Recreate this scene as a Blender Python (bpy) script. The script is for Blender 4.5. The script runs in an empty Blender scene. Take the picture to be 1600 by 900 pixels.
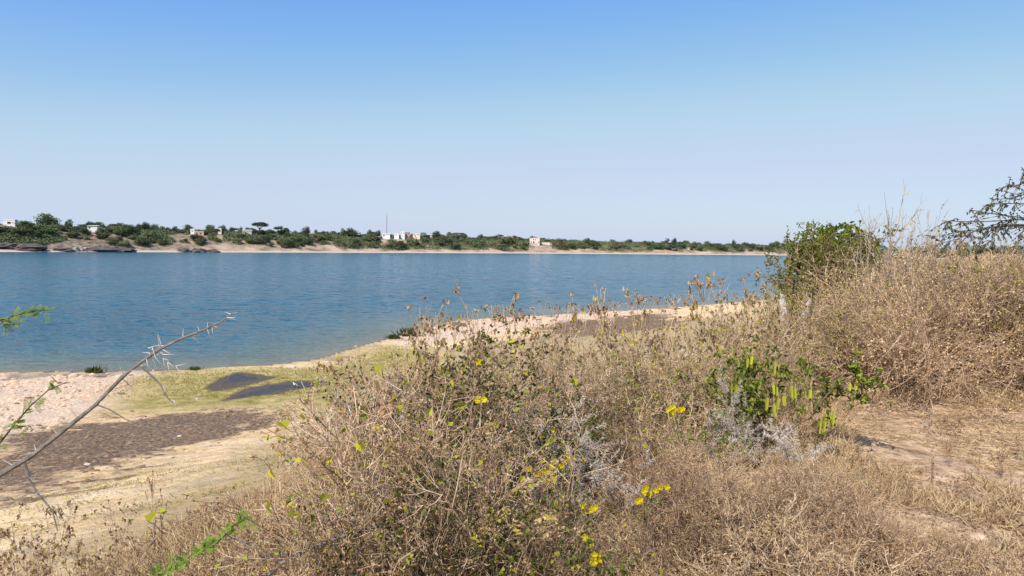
import bpy, math, random
import numpy as np
from mathutils import Vector, Matrix

rng = np.random.default_rng(11)
random.seed(11)
scene = bpy.context.scene
COL = scene.collection

# ------------------------------------------------------------------ camera
F_PX = 1142.0
CAM_Z = 8.0
cam_d = bpy.data.cameras.new("camera")
cam_d.sensor_width = 36.0
cam_d.lens = 36.0 * F_PX / 1600.0
cam_d.clip_start = 0.05
cam_d.clip_end = 20000.0
cam = bpy.data.objects.new("camera", cam_d)
COL.objects.link(cam)
CAM_R = Matrix.Rotation(math.radians(90 - 3.27), 3, 'X') @ Matrix.Rotation(math.radians(0.77), 3, 'Z')
cam.matrix_world = Matrix.Translation((0, 0, CAM_Z)) @ CAM_R.to_4x4()
scene.camera = cam


def ray(u, v):
    d = CAM_R @ Vector(((u - 800) / F_PX, (450 - v) / F_PX, -1.0))
    return d / d.y                      # one metre of depth along +Y


def at(u, v, d):
    r = ray(u, v)
    return Vector((r.x * d, d, CAM_Z + r.z * d))


def to_px(p):
    q = CAM_R.transposed() @ (Vector(p) - Vector((0, 0, CAM_Z)))
    return 800 + F_PX * q.x / -q.z, 450 - F_PX * q.y / -q.z


# ------------------------------------------------------------------ light
SUN_EL = math.radians(46)
SUN_AZ = math.radians(212)             # clockwise from +Y: behind the viewer, to the left
sun_dir = Vector((math.sin(SUN_AZ) * math.cos(SUN_EL), math.cos(SUN_AZ) * math.cos(SUN_EL), math.sin(SUN_EL)))
sl = bpy.data.lights.new("sun", 'SUN')
sl.energy = 5.0
sl.angle = math.radians(0.5)
sl.color = (1.0, 0.945, 0.86)
so = bpy.data.objects.new("sun", sl)
so.rotation_euler = sun_dir.to_track_quat('Z', 'Y').to_euler()
so.location = (0, 0, 60)
COL.objects.link(so)

world = bpy.data.worlds.new("World")
scene.world = world
world.use_nodes = True
wn, wl = world.node_tree.nodes, world.node_tree.links
wn.clear()
sky = wn.new('ShaderNodeTexSky')
sky.sky_type = 'NISHITA'
sky.sun_disc = False
sky.sun_elevation = SUN_EL
sky.sun_rotation = SUN_AZ
sky.altitude = 100
sky.air_density = 0.7
sky.dust_density = 1.0
sky.ozone_density = 3.0
SKY_K = 0.12
sc1 = wn.new('ShaderNodeVectorMath'); sc1.operation = 'SCALE'; sc1.inputs['Scale'].default_value = SKY_K
cur = wn.new('ShaderNodeRGBCurve')          # grading of the whole sky, as the phone's processing does
for ch, pts in enumerate(([(0, 0), (.139, .205), (.178, .30), (.254, .475), (.366, .575), (.456, .605), (1, .85)],
                          [(0, 0), (.238, .43), (.301, .535), (.413, .665), (.558, .69), (.617, .715), (1, .88)],
                          [(0, 0), (.25, .60), (.44, .86), (.54, .845), (.70, .85), (.775, .87), (1, .93)])):
    c = cur.mapping.curves[ch]
    c.points[0].location = pts[0]; c.points[1].location = pts[-1]
    for p in pts[1:-1]:
        c.points.new(*p)
cur.mapping.update()
sc2 = wn.new('ShaderNodeVectorMath'); sc2.operation = 'SCALE'; sc2.inputs['Scale'].default_value = 1 / SKY_K
bgn = wn.new('ShaderNodeBackground')
bgn.inputs['Strength'].default_value = SKY_K
wo = wn.new('ShaderNodeOutputWorld')
wl.new(sky.outputs[0], sc1.inputs[0])
wl.new(sc1.outputs[0], cur.inputs['Color'])
wl.new(cur.outputs[0], sc2.inputs[0])
wl.new(sc2.outputs[0], bgn.inputs['Color'])
wl.new(bgn.outputs[0], wo.inputs['Surface'])

scene.view_settings.view_transform = 'Standard'
scene.view_settings.look = 'None'
scene.view_settings.exposure = 0
scene.view_settings.gamma = 1
try:
    scene.cycles.max_bounces = 8
    scene.cycles.diffuse_bounces = 5
    scene.cycles.glossy_bounces = 2
    scene.cycles.transmission_bounces = 4
    scene.cycles.use_adaptive_sampling = True
except Exception:
    pass


# ------------------------------------------------------------------ numpy noise
def _hash(ix, iy, seed):
    h = (ix.astype(np.int64) * 374761393 + iy.astype(np.int64) * 668265263 + seed * 974634777) & 0x7fffffff
    h = ((h ^ (h >> 13)) * 1274126177) & 0x7fffffff
    h = h ^ (h >> 16)
    return (h & 0xffff) / 65535.0


def vnoise(x, y, seed=0):
    x = np.asarray(x, float); y = np.asarray(y, float)
    ix = np.floor(x); iy = np.floor(y)
    fx = x - ix; fy = y - iy
    fx = fx * fx * (3 - 2 * fx); fy = fy * fy * (3 - 2 * fy)
    a = _hash(ix, iy, seed); b = _hash(ix + 1, iy, seed)
    c = _hash(ix, iy + 1, seed); d = _hash(ix + 1, iy + 1, seed)
    return (a * (1 - fx) + b * fx) * (1 - fy) + (c * (1 - fx) + d * fx) * fy


def fbm(x, y, seed=0, oct=4):
    s = 0; a = 0.5
    for i in range(oct):
        s = s + a * vnoise(x * 2 ** i, y * 2 ** i, seed + i * 7)
        a *= 0.5
    return s / (1 - 0.5 ** oct)


def dist_poly(x, y, pts):
    best = np.full(np.shape(x), 1e9)
    for (ax, ay), (bx, by) in zip(pts[:-1], pts[1:]):
        dx, dy = bx - ax, by - ay
        t = np.clip(((x - ax) * dx + (y - ay) * dy) / (dx * dx + dy * dy), 0, 1)
        best = np.minimum(best, np.hypot(x - ax - t * dx, y - ay - t * dy))
    return best


def in_poly(x, y, pts):
    r = np.zeros(np.shape(x), bool)
    n = len(pts)
    for i in range(n):
        (ax, ay), (bx, by) = pts[i], pts[(i + 1) % n]
        c = (ay > y) != (by > y)
        with np.errstate(divide='ignore', invalid='ignore'):
            xi = (bx - ax) * (y - ay) / ((by - ay) if by != ay else 1e-9) + ax
        r ^= c & (x < xi)
    return r


# ------------------------------------------------------------------ terrain shape
EDGE = [(-9, -60), (-4.0, -6), (-1.9, 1.2), (-1.45, 3.2), (-1.2, 4.6), (-0.5, 6.2), (1.2, 8.2), (3.0, 10), (4.6, 12),
        (8.4, 20), (13.4, 30), (29, 60), (57, 110), (185, 300), (600, 700), (2600, 1500)]
SHORE = [(-900, -300), (-250, -20), (-90, 28), (-45, 41), (-30.6, 43.7), (-24, 44.4), (-16.4, 47), (-13.5, 50), (-11.9, 56.6),
         (-9.4, 66), (-6.7, 76.5), (-1.5, 82), (3.7, 85), (12, 91), (21.7, 99), (41, 117), (85, 190), (230, 400), (640, 800), (2600, 1600)]
PLATEAU = EDGE + [(4000, 1500), (4000, -800), (-9, -800)]
RIVER = SHORE + [(2600, 4000), (-4000, 4000), (-4000, -300)]
WATER_Z = 0.0


def near_z(x, y):
    x = np.asarray(x, float); y = np.asarray(y, float)
    dE = dist_poly(x, y, EDGE); dS = dist_poly(x, y, SHORE)
    pl = in_poly(x, y, PLATEAU); wt = in_poly(x, y, RIVER)
    t = dE / (dE + dS + 1e-6)
    z = 0.03 + 6.37 * (1 - t) ** 2.4
    z = z + (fbm(x * .35, y * .35, 3) - .5) * .35 * np.clip(dE / 4, 0, 1) * np.clip(dS / 8, 0, 1)
    z = z + (fbm(x * 1.7, y * 1.7, 5, 3) - .5) * .10 * np.clip(dE / 4, 0, 1) * np.clip(dS / 3, 0, 1)
    zp = 6.4 + (fbm(x * .5, y * .5, 9, 3) - .5) * .22 * np.clip(dE / 1.5, 0, 1) + (fbm(x * 3, y * 3, 12, 3) - .5) * .06
    zp = zp + np.clip((np.hypot(x, y) - 25) / 200, 0, 1) * (fbm(x * .02, y * .02, 21, 3) - .35) * 3
    z = np.where(pl, zp, z)
    z = np.where(wt, -np.minimum(2.6, dS * .055), z)
    return z


def nz(x, y):
    return float(near_z(np.array([x]), np.array([y]))[0])


def ground_px(u, v):
    r = ray(u, v)
    d = np.concatenate([np.arange(1.0, 20, .03), np.arange(20, 220, .25)])
    g = near_z(r.x * d, d)
    below = np.where(CAM_Z + r.z * d <= g)[0]
    k = below[0] if len(below) else len(d) - 1
    return (r.x * d[k], d[k])


# far bank
FAR_U = [-420, -200, 0, 200, 400, 600, 820, 1000, 1200, 1420, 1650]
FAR_D = [385, 425, 466, 532, 605, 705, 836, 930, 1038, 1170, 1330]
FAR_SHORE = [((u - 800) / F_PX * d, d) for u, d in zip(FAR_U, FAR_D)]
FAR_LAND = [(-4000, 300)] + FAR_SHORE + [(2600, 1700), (2600, 6000), (-4000, 6000)]
FAR_LINE = [(-1200, 250)] + FAR_SHORE + [(2600, 1700)]


def far_z(x, y):
    x = np.asarray(x, float); y = np.asarray(y, float)
    s = dist_poly(x, y, FAR_LINE) * np.where(in_poly(x, y, FAR_LAND), 1, -1)
    n = fbm(x * .02, y * .02, 31, 3)
    s = s + (n - .5) * 9 * np.clip(np.abs(s) / 8, 0, 1)
    z = np.interp(s, [-20, 0, 4, 12, 26, 50, 100, 600, 3000], [-2.5, 0, .5, 1.6, 6.5, 12.5, 15.5, 17, 17.5]) * np.interp(x, [-400, 0, 400], [1.15, 1.0, .75])
    z = z + (fbm(x * .06, y * .06, 37, 3) - .5) * 2.4 * np.clip((s - 8) / 25, 0, 1)
    return z


def fz(x, y):
    return float(far_z(np.array([x]), np.array([y]))[0])


# ------------------------------------------------------------------ mesh tools
class MB:
    def __init__(self):
        self.v = []; self.f = []; self.m = []; self.n = 0

    def add(self, v, f, mat=0):
        v = np.asarray(v, float).reshape(-1, 3)
        f = np.asarray(f, int)
        if len(v) == 0:
            return
        self.v.append(v); self.f.append(f + self.n); self.m.append(np.full(len(f), mat)); self.n += len(v)

    def mesh(self, name, mats, smooth=False):
        me = bpy.data.meshes.new(name)
        v = np.concatenate(self.v)
        me.vertices.add(len(v)); me.vertices.foreach_set('co', v.ravel())
        li = []; st = []; mi = []; off = 0
        for f, m in zip(self.f, self.m):
            k = f.shape[1]
            li.append(f.ravel()); st.append(off + np.arange(len(f)) * k); mi.append(m); off += f.size
        li = np.concatenate(li); st = np.concatenate(st); mi = np.concatenate(mi)
        me.loops.add(len(li)); me.loops.foreach_set('vertex_index', li.astype(np.int32))
        me.polygons.add(len(st)); me.polygons.foreach_set('loop_start', st.astype(np.int32))
        me.polygons.foreach_set('material_index', mi.astype(np.int32))
        for mt in (mats if isinstance(mats, (list, tuple)) else [mats]):
            me.materials.append(mt)
        me.update(calc_edges=True)
        me.polygons.foreach_set('use_smooth', np.full(len(st), bool(smooth)))
        return me

    def build(self, name, mats, parent=None, smooth=False, loc=None):
        o = bpy.data.objects.new(name, self.mesh(name, mats, smooth))
        COL.objects.link(o)
        if parent is not None:
            o.parent = parent
        if loc is not None:
            o.location = loc
        return o


def unit(a):
    return a / (np.linalg.norm(a, axis=-1, keepdims=True) + 1e-12)


def rand_unit(n):
    return unit(rng.normal(size=(n, 3)))


def segs(mb, P0, P1, r0, r1, k=3, mat=0):
    """many independent tapered prisms"""
    P0 = np.asarray(P0, float); P1 = np.asarray(P1, float)
    n = len(P0)
    if n == 0:
        return
    r0 = np.broadcast_to(np.asarray(r0, float), (n,)); r1 = np.broadcast_to(np.asarray(r1, float), (n,))
    a = unit(P1 - P0)
    P1 = P1 + a * r1[:, None] * .6
    h = rand_unit(n)
    x = unit(np.cross(a, h)); y = np.cross(a, x)
    th = np.arange(k) * 2 * math.pi / k
    ring = x[:, None, :] * np.cos(th)[None, :, None] + y[:, None, :] * np.sin(th)[None, :, None]
    v = np.concatenate([P0[:, None] + ring * r0[:, None, None], P1[:, None] + ring * r1[:, None, None]], 1)
    base = (np.arange(n) * 2 * k)[:, None, None]
    i = np.arange(k); j = (i + 1) % k
    q = np.stack([i, j, j + k, i + k], 1)[None] + base
    mb.add(v.reshape(-1, 3), q.reshape(-1, 4), mat)


def tube(mb, pts, rad, k=6, mat=0, cap=True):
    P = np.asarray([tuple(p) for p in pts], float)
    n = len(P)
    rad = np.broadcast_to(np.asarray(rad, float), (n,))
    t = np.gradient(P, axis=0); t = unit(t)
    ref = np.array([0, 0, 1.0]) if abs(t[0][2]) < .8 else np.array([1.0, 0, 0])
    vs = []
    x = unit(np.cross(t[0], ref))
    for i in range(n):
        x = unit(x - t[i] * np.dot(x, t[i])); y = np.cross(t[i], x)
        th = np.arange(k) * 2 * math.pi / k
        vs.append(P[i] + rad[i] * (np.cos(th)[:, None] * x + np.sin(th)[:, None] * y))
    v = np.concatenate(vs)
    i = np.arange(k); j = (i + 1) % k
    f = np.concatenate([np.stack([i, j, j + k, i + k], 1) + r * k for r in range(n - 1)])
    mb.add(v, f, mat)
    if cap:
        e = np.concatenate([v[-k:], [P[-1] + t[-1] * rad[-1] * .5]])
        mb.add(e, np.stack([i, j, np.full(k, k)], 1), mat)


def leaves(mb, B, D, N, L, W, fold=.25, droop=.2, shape=(.35, .72), tipw=.62, mat=0):
    """folded six-point leaves: base, two left, tip, two right"""
    B = np.asarray(B, float); n = len(B)
    if n == 0:
        return
    D = unit(np.asarray(D, float)); N = np.asarray(N, float)
    S = unit(np.cross(D, N)); N = np.cross(S, D)
    L = np.broadcast_to(np.asarray(L, float), (n,))[:, None]
    W = np.broadcast_to(np.asarray(W, float), (n,))[:, None]
    a, b = shape
    up1 = N * W * fold; up2 = N * (W * fold * tipw - L * droop * .45)
    v = np.stack([B,
                  B + D * L * a - S * W * .5 + up1, B + D * L * b - S * W * .5 * tipw + up2,
                  B + D * L * (1 - droop * .3) - N * L * droop,
                  B + D * L * b + S * W * .5 * tipw + up2, B + D * L * a + S * W * .5 + up1], 1)
    base = (np.arange(n) * 6)[:, None, None]
    q = np.array([[0, 3, 2, 1], [0, 5, 4, 3]])[None] + base
    mb.add(v.reshape(-1, 3), q.reshape(-1, 4), mat)


def box(mb, lo, hi, mat=0):
    x0, y0, z0 = lo; x1, y1, z1 = hi
    v = [(x0, y0, z0), (x1, y0, z0), (x1, y1, z0), (x0, y1, z0), (x0, y0, z1), (x1, y0, z1), (x1, y1, z1), (x0, y1, z1)]
    f = [(0, 3, 2, 1), (4, 5, 6, 7), (0, 1, 5, 4), (1, 2, 6, 5), (2, 3, 7, 6), (3, 0, 4, 7)]
    mb.add(v, f, mat)


def ico():
    import bmesh
    bm = bmesh.new(); bmesh.ops.create_icosphere(bm, subdivisions=3, radius=1)
    v = np.array([x.co[:] for x in bm.verts]); f = np.array([[y.index for y in x.verts] for x in bm.faces]); bm.free()
    return v, f


ICO_V, ICO_F = ico()


def lump(mb, c, size, seed, rough=.35, freq=1.6, mat=0):
    v = ICO_V.copy()
    n = fbm(v[:, 0] * freq + 9.1 + seed, v[:, 1] * freq + v[:, 2] * 1.9 * freq + seed * 3.3, seed, 4)
    r = 1 + (n - .5) * 2 * rough
    mb.add(v * r[:, None] * np.asarray(size) + np.asarray(c), ICO_F, mat)


def tag(o, label=None, cat=None, group=None, kind=None):
    if label: o['label'] = label
    if cat: o['category'] = cat
    if group: o['group'] = group
    if kind: o['kind'] = kind
    return o


def empty(name, loc=(0, 0, 0), rz=0):
    o = bpy.data.objects.new(name, None)
    o.empty_display_size = .1
    COL.objects.link(o); o.location = loc; o.rotation_euler.z = rz
    return o


def copy_tree(o, parent=None):
    c = o.copy(); COL.objects.link(c)
    if parent is not None:
        c.parent = parent
    for ch in list(o.children):
        copy_tree(ch, c)
    return c


# ------------------------------------------------------------------ materials
def nmat(name):
    m = bpy.data.materials.new(name); m.use_nodes = True
    nt = m.node_tree; nt.nodes.clear()
    return m, nt.nodes, nt.links


def ramp(nodes, stops):
    r = nodes.new('ShaderNodeValToRGB')
    e = r.color_ramp.elements
    while len(e) > 1: e.remove(e[-1])
    e[0].position = stops[0][0]; e[0].color = (*stops[0][1], 1)
    for p, c in stops[1:]:
        x = e.new(p); x.color = (*c, 1)
    return r


def veg(name, cols, trans=0.0, rough=.8, objvar=.25, spec=.15, gain=1.0, lift=True):
    """plant material: a colour per leaf or twig, a shift per plant"""
    m, N, Lk = nmat(name)
    geo = N.new('ShaderNodeNewGeometry')
    k = len(cols)
    r = ramp(N, [(i / max(1, k - 1), tuple(min(1, x * gain) for x in c)) for i, c in enumerate(cols)])
    Lk.new(geo.outputs['Random Per Island'], r.inputs[0])
    oi = N.new('ShaderNodeObjectInfo')
    mr = N.new('ShaderNodeMapRange'); mr.inputs['To Min'].default_value = 1 - objvar; mr.inputs['To Max'].default_value = 1 + objvar
    Lk.new(oi.outputs['Random'], mr.inputs['Value'])
    tc = N.new('ShaderNodeTexCoord')
    nz_ = N.new('ShaderNodeTexNoise'); nz_.inputs['Scale'].default_value = 3.0; nz_.inputs['Detail'].default_value = 2
    Lk.new(tc.outputs['Object'], nz_.inputs['Vector'])
    mr2 = N.new('ShaderNodeMapRange'); mr2.inputs['From Min'].default_value = .3; mr2.inputs['From Max'].default_value = .7
    mr2.inputs['To Min'].default_value = .82; mr2.inputs['To Max'].default_value = 1.15
    Lk.new(nz_.outputs[0], mr2.inputs['Value'])
    mu = N.new('ShaderNodeMath'); mu.operation = 'MULTIPLY'
    Lk.new(mr.outputs[0], mu.inputs[0]); Lk.new(mr2.outputs[0], mu.inputs[1])
    h = N.new('ShaderNodeHueSaturation')
    Lk.new(r.outputs[0], h.inputs['Color']); Lk.new(mu.outputs[0], h.inputs['Value'])
    b = N.new('ShaderNodeBsdfPrincipled')
    b.inputs['Roughness'].default_value = rough
    b.inputs['Specular IOR Level'].default_value = spec
    Lk.new(h.outputs[0], b.inputs['Base Color'])
    out = N.new('ShaderNodeOutputMaterial')
    if trans > 0:
        t = N.new('ShaderNodeBsdfTranslucent'); Lk.new(h.outputs[0], t.inputs['Color'])
        mx = N.new('ShaderNodeMixShader'); mx.inputs[0].default_value = trans
        Lk.new(b.outputs[0], mx.inputs[1]); Lk.new(t.outputs[0], mx.inputs[2]); Lk.new(mx.outputs[0], out.inputs[0])
    else:
        Lk.new(b.outputs[0], out.inputs[0])
    return m


def stone(name, c1, c2, scale=6, bump=.5, rough=.9, c3=None, coord='Object'):
    m, N, Lk = nmat(name)
    tc = N.new('ShaderNodeTexCoord')
    a = N.new('ShaderNodeTexNoise'); a.inputs['Scale'].default_value = scale; a.inputs['Detail'].default_value = 7; a.inputs['Roughness'].default_value = .65
    Lk.new(tc.outputs[coord], a.inputs['Vector'])
    st = [(.3, c1), (.65, c2)]
    if c3: st.append((.8, c3))
    r = ramp(N, st); Lk.new(a.outputs[0], r.inputs[0])
    b = N.new('ShaderNodeBsdfPrincipled'); b.inputs['Roughness'].default_value = rough; b.inputs['Specular IOR Level'].default_value = .2
    Lk.new(r.outputs[0], b.inputs['Base Color'])
    bp = N.new('ShaderNodeBump'); bp.inputs['Strength'].default_value = bump; bp.inputs['Distance'].default_value = .3 / scale
    Lk.new(a.outputs[0], bp.inputs['Height']); Lk.new(bp.outputs[0], b.inputs['Normal'])
    out = N.new('ShaderNodeOutputMaterial'); Lk.new(b.outputs[0], out.inputs[0])
    return m


M = {}
M['twig_tan'] = veg('twig_tan', [(.44, .29, .17), (.66, .48, .31), (.80, .63, .44), (.54, .36, .22)])
M['twig_mid'] = veg('twig_mid', [(.26, .165, .10), (.44, .31, .20), (.60, .45, .31), (.34, .225, .14)])
M['leaf_lime'] = veg('leaf_lime', [(.28, .33, .045), (.40, .43, .07), (.20, .26, .035), (.46, .46, .09)], trans=.4)
M['twig_dark'] = veg('twig_dark', [(.18, .105, .065), (.34, .22, .14), (.54, .38, .26), (.24, .145, .09)])
M['twig_grey'] = veg('twig_grey', [(.28, .215, .16), (.44, .36, .28), (.56, .48, .39), (.22, .165, .125)])
M['bits_tan'] = veg('bits_tan', [(.30, .18, .085), (.54, .37, .19), (.72, .54, .31), (.54, .37, .18), (.88, .72, .46)], trans=.35)
M['bits_brown'] = veg('bits_brown', [(.22, .125, .065), (.42, .27, .14), (.60, .42, .24), (.30, .18, .09), (.72, .54, .33)], trans=.35)
M['bits_olive'] = veg('bits_olive', [(.28, .25, .06), (.48, .41, .12), (.64, .53, .20), (.24, .23, .06), (.68, .57, .26)], trans=.3)
M['leaf_yellow'] = veg('leaf_yellow', [(.46, .44, .04), (.62, .56, .05), (.36, .39, .05), (.70, .58, .08)], trans=.4)
M['leaf_green'] = veg('leaf_green', [(.09, .14, .022), (.17, .24, .03), (.27, .33, .045), (.065, .105, .018), (.21, .26, .035)], trans=.4, spec=.3, rough=.55)
M['leaf_olive'] = veg('leaf_olive', [(.10, .11, .025), (.17, .17, .04), (.25, .235, .06), (.13, .14, .03)], trans=.35)
M['leaf_dark'] = veg('leaf_dark', [(.03, .045, .016), (.06, .08, .022), (.09, .11, .03), (.13, .13, .045)], trans=.3)
M['leaf_bright'] = veg('leaf_bright', [(.15, .24, .04), (.25, .36, .065), (.33, .43, .10), (.19, .29, .05)], trans=.45)
M['leaf_acacia'] = veg('leaf_acacia', [(.05, .065, .03), (.085, .10, .045), (.13, .14, .07), (.065, .08, .038)], trans=.2)
M['spike_white'] = veg('spike_white', [(.44, .37, .30), (.64, .56, .47), (.78, .71, .63), (.34, .28, .23)], trans=.15)
M['petal'] = veg('petal', [(.78, .62, .01), (.85, .72, .02), (.72, .54, .01)], trans=.35, objvar=.08)
M['pod'] = veg('pod', [(.62, .60, .05), (.76, .70, .09), (.50, .52, .05)], trans=.4, objvar=.1)
M['thorn'] = veg('thorn', [(.44, .40, .35), (.56, .52, .46), (.36, .32, .28)], objvar=.05)
M['bark_grey'] = stone('bark_grey', (.10, .085, .075), (.27, .24, .21), 40, .6, c3=(.40, .37, .33))
M['bark_brown'] = stone('bark_brown', (.045, .032, .025), (.13, .095, .07), 30, .6)
M['dead_wood'] = stone('dead_wood', (.22, .19, .17), (.62, .58, .54), 22, .8, c3=(.80, .77, .73))
M['dark_wood'] = stone('dark_wood', (.012, .011, .010), (.04, .035, .03), 20, .8)
M['straw'] = veg('straw', [(.36, .24, .125), (.60, .44, .25), (.76, .60, .37), (.46, .32, .165), (.68, .52, .31)], trans=.2)
M['litter'] = veg('litter', [(.10, .06, .035), (.24, .155, .085), (.42, .30, .18), (.17, .11, .06), (.52, .40, .26)], trans=.1)
M['turf'] = veg('turf', [(.19, .18, .035), (.32, .29, .06), (.46, .38, .12), (.24, .22, .04)], trans=.3)
M['sedge'] = veg('sedge', [(.06, .085, .02), (.11, .13, .03), (.17, .17, .05)], trans=.3)

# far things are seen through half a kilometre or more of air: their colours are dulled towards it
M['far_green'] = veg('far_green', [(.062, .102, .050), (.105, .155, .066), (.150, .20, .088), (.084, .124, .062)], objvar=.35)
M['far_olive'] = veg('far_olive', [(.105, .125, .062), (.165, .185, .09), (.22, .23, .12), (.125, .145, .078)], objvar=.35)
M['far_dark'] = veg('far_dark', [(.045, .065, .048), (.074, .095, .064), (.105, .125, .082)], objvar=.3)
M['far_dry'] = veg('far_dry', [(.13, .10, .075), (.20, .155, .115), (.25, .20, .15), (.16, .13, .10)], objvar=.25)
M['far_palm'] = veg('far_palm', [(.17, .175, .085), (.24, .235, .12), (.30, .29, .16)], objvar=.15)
M['far_trunk'] = stone('far_trunk', (.10, .085, .075), (.20, .17, .15), 3, .2)
M['far_rock'] = stone('far_rock', (.055, .045, .045), (.17, .135, .125), .55, .8, c3=(.26, .215, .195))
M['pale_rock'] = stone('pale_rock', (.20, .165, .155), (.40, .34, .32), .8, .8, c3=(.52, .46, .43))
M['white_wall'] = stone('white_wall', (.74, .73, .70), (.84, .83, .80), .5, .1)
M['cream_wall'] = stone('cream_wall', (.68, .56, .48), (.80, .70, .62), .4, .1)
M['pink_wall'] = stone('pink_wall', (.42, .26, .21), (.56, .38, .32), .5, .1)
M['beige_wall'] = stone('beige_wall', (.46, .38, .31), (.58, .50, .42), .5, .1)
M['dark_roof'] = stone('dark_roof', (.10, .075, .075), (.19, .14, .135), .8, .2)
M['tin_roof'] = stone('tin_roof', (.62, .62, .62), (.78, .78, .78), .8, .1)
M['opening'] = stone('opening', (.035, .03, .035), (.07, .06, .065), 2, .1)
M['steel'] = stone('steel', (.34, .30, .32), (.46, .42, .44), 1, .1)
M['pebble'] = stone('pebble', (.34, .25, .18), (.62, .50, .39), 14, .5)
M['clod'] = stone('clod', (.46, .30, .19), (.78, .57, .41), 9, .7)
M['mud_clod'] = stone('mud_clod', (.13, .083, .053), (.33, .225, .145), 9, .7, c3=(.52, .38, .25))
M['white_stone'] = stone('white_stone', (.46, .41, .35), (.64, .59, .52), 9, .4)
M['bird_dark'] = stone('bird_dark', (.035, .026, .022), (.09, .06, .05), 25, .3)
M['bird_white'] = stone('bird_white', (.55, .48, .44), (.74, .68, .64), 25, .3)


_a, _b = ground_px(60, 790), ground_px(400, 655)
TRACK_A = math.atan2(_b[1] - _a[1], _b[0] - _a[0])


def ground_material():
    m, N, Lk = nmat('bank_ground')

    def noise(scale, detail=6, rough=.6, vec=None, dist=0):
        n = N.new('ShaderNodeTexNoise'); n.inputs['Scale'].default_value = scale
        n.inputs['Detail'].default_value = detail; n.inputs['Roughness'].default_value = rough; n.inputs['Distortion'].default_value = dist
        Lk.new(vec or tc.outputs['Object'], n.inputs['Vector']); return n

    def mix(f, a, b):
        x = N.new('ShaderNodeMix'); x.data_type = 'RGBA'
        Lk.new(f, x.inputs[0]) if not isinstance(f, float) else setattr(x.inputs[0], 'default_value', f)
        for s, c in ((6, a), (7, b)):
            if isinstance(c, tuple): x.inputs[s].default_value = (*c, 1)
            else: Lk.new(c, x.inputs[s])
        return x.outputs[2]

    def math_(op, a, b, c=None):
        x = N.new('ShaderNodeMath'); x.operation = op
        for i, s in enumerate((a, b, c)):
            if s is None: continue
            if isinstance(s, (int, float)): x.inputs[i].default_value = s
            else: Lk.new(s, x.inputs[i])
        return x.outputs[0]

    def sharp(maskout, noiseout, amt=.7, width=.1):
        s = math_('MULTIPLY_ADD', math_('SUBTRACT', noiseout, .5), amt, maskout)
        r = N.new('ShaderNodeMapRange'); r.inputs['From Min'].default_value = .5 - width; r.inputs['From Max'].default_value = .5 + width
        Lk.new(s, r.inputs['Value']); return r.outputs[0]

    tc = N.new('ShaderNodeTexCoord')
    at_ = N.new('ShaderNodeAttribute'); at_.attribute_name = 'mask'
    at2 = N.new('ShaderNodeAttribute'); at2.attribute_name = 'mask2'
    sp = N.new('ShaderNodeSeparateColor'); Lk.new(at_.outputs['Color'], sp.inputs[0])
    sp2 = N.new('ShaderNodeSeparateColor'); Lk.new(at2.outputs['Color'], sp2.inputs[0])
    big = noise(.25, 5); mid = noise(1.4, 7, .65); fine = noise(9, 7, .7); grit = noise(55, 4, .7)
    sand = ramp(N, [(.34, (.54, .34, .155)), (.5, (.84, .60, .33)), (.64, (.93, .73, .47))]); Lk.new(mid.outputs[0], sand.inputs[0])
    trk_m = N.new('ShaderNodeMapping'); trk_m.inputs['Rotation'].default_value = (0, 0, -TRACK_A); trk_m.inputs['Scale'].default_value = (.10, 1.3, 1)
    Lk.new(tc.outputs['Object'], trk_m.inputs['Vector'])
    trk = noise(1.0, 5, .6, vec=trk_m.outputs[0])
    sm = math_('MULTIPLY_ADD', mid.outputs[0], .45, math_('MULTIPLY', trk.outputs[0], .55))
    Lk.new(sm, sand.inputs[0])
    pink = ramp(N, [(.34, (.50, .31, .19)), (.5, (.78, .58, .40)), (.64, (.88, .71, .53))]); Lk.new(fine.outputs[0], pink.inputs[0])
    olive = ramp(N, [(.34, (.30, .22, .10)), (.64, (.50, .38, .20))]); Lk.new(fine.outputs[0], olive.inputs[0])
    mud = ramp(N, [(.36, (.085, .053, .033)), (.5, (.215, .142, .090)), (.60, (.38, .265, .17)), (.68, (.60, .44, .28))]); Lk.new(fine.outputs[0], mud.inputs[0])
    turf = ramp(N, [(.3, (.22, .185, .045)), (.5, (.42, .335, .11)), (.66, (.62, .48, .24))]); Lk.new(mid.outputs[0], turf.inputs[0])
    soil = ramp(N, [(.34, (.32, .19, .10)), (.5, (.60, .40, .235)), (.66, (.80, .58, .37))]); Lk.new(fine.outputs[0], soil.inputs[0])
    wet = (.13, .105, .08)
    mixn = math_('MULTIPLY_ADD', big.outputs[0], .5, math_('MULTIPLY', mid.outputs[0], .5))
    c = mix(sharp(sp2.outputs[0], mid.outputs[0], .9, .25), sand.outputs[0], pink.outputs[0])
    c = mix(math_('MULTIPLY', sharp(sp2.outputs[1], mid.outputs[0], .9, .3), .75), c, olive.outputs[0])
    tmask = sharp(sp.outputs[1], mixn, 1.8, .25)
    c = mix(tmask, c, turf.outputs[0])
    mmask = sharp(sp.outputs[0], mixn, 3.6, .16)
    c = mix(mmask, c, mud.outputs[0])
    c = mix(sp2.outputs[2], c, soil.outputs[0])
    pit_shade = ramp(N, [(.30, (.45, .40, .36)), (.42, (1, 1, 1))])  # shade of the hollows, painted as darker colour over the ground
    pn = noise(2.6, 5, .7, dist=.6); Lk.new(pn.outputs[0], pit_shade.inputs[0])
    mp = N.new('ShaderNodeMix'); mp.data_type = 'RGBA'; mp.blend_type = 'MULTIPLY'
    mp.inputs[0].default_value = .75; Lk.new(c, mp.inputs[6]); Lk.new(pit_shade.outputs[0], mp.inputs[7]); c = mp.outputs[2]
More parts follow.
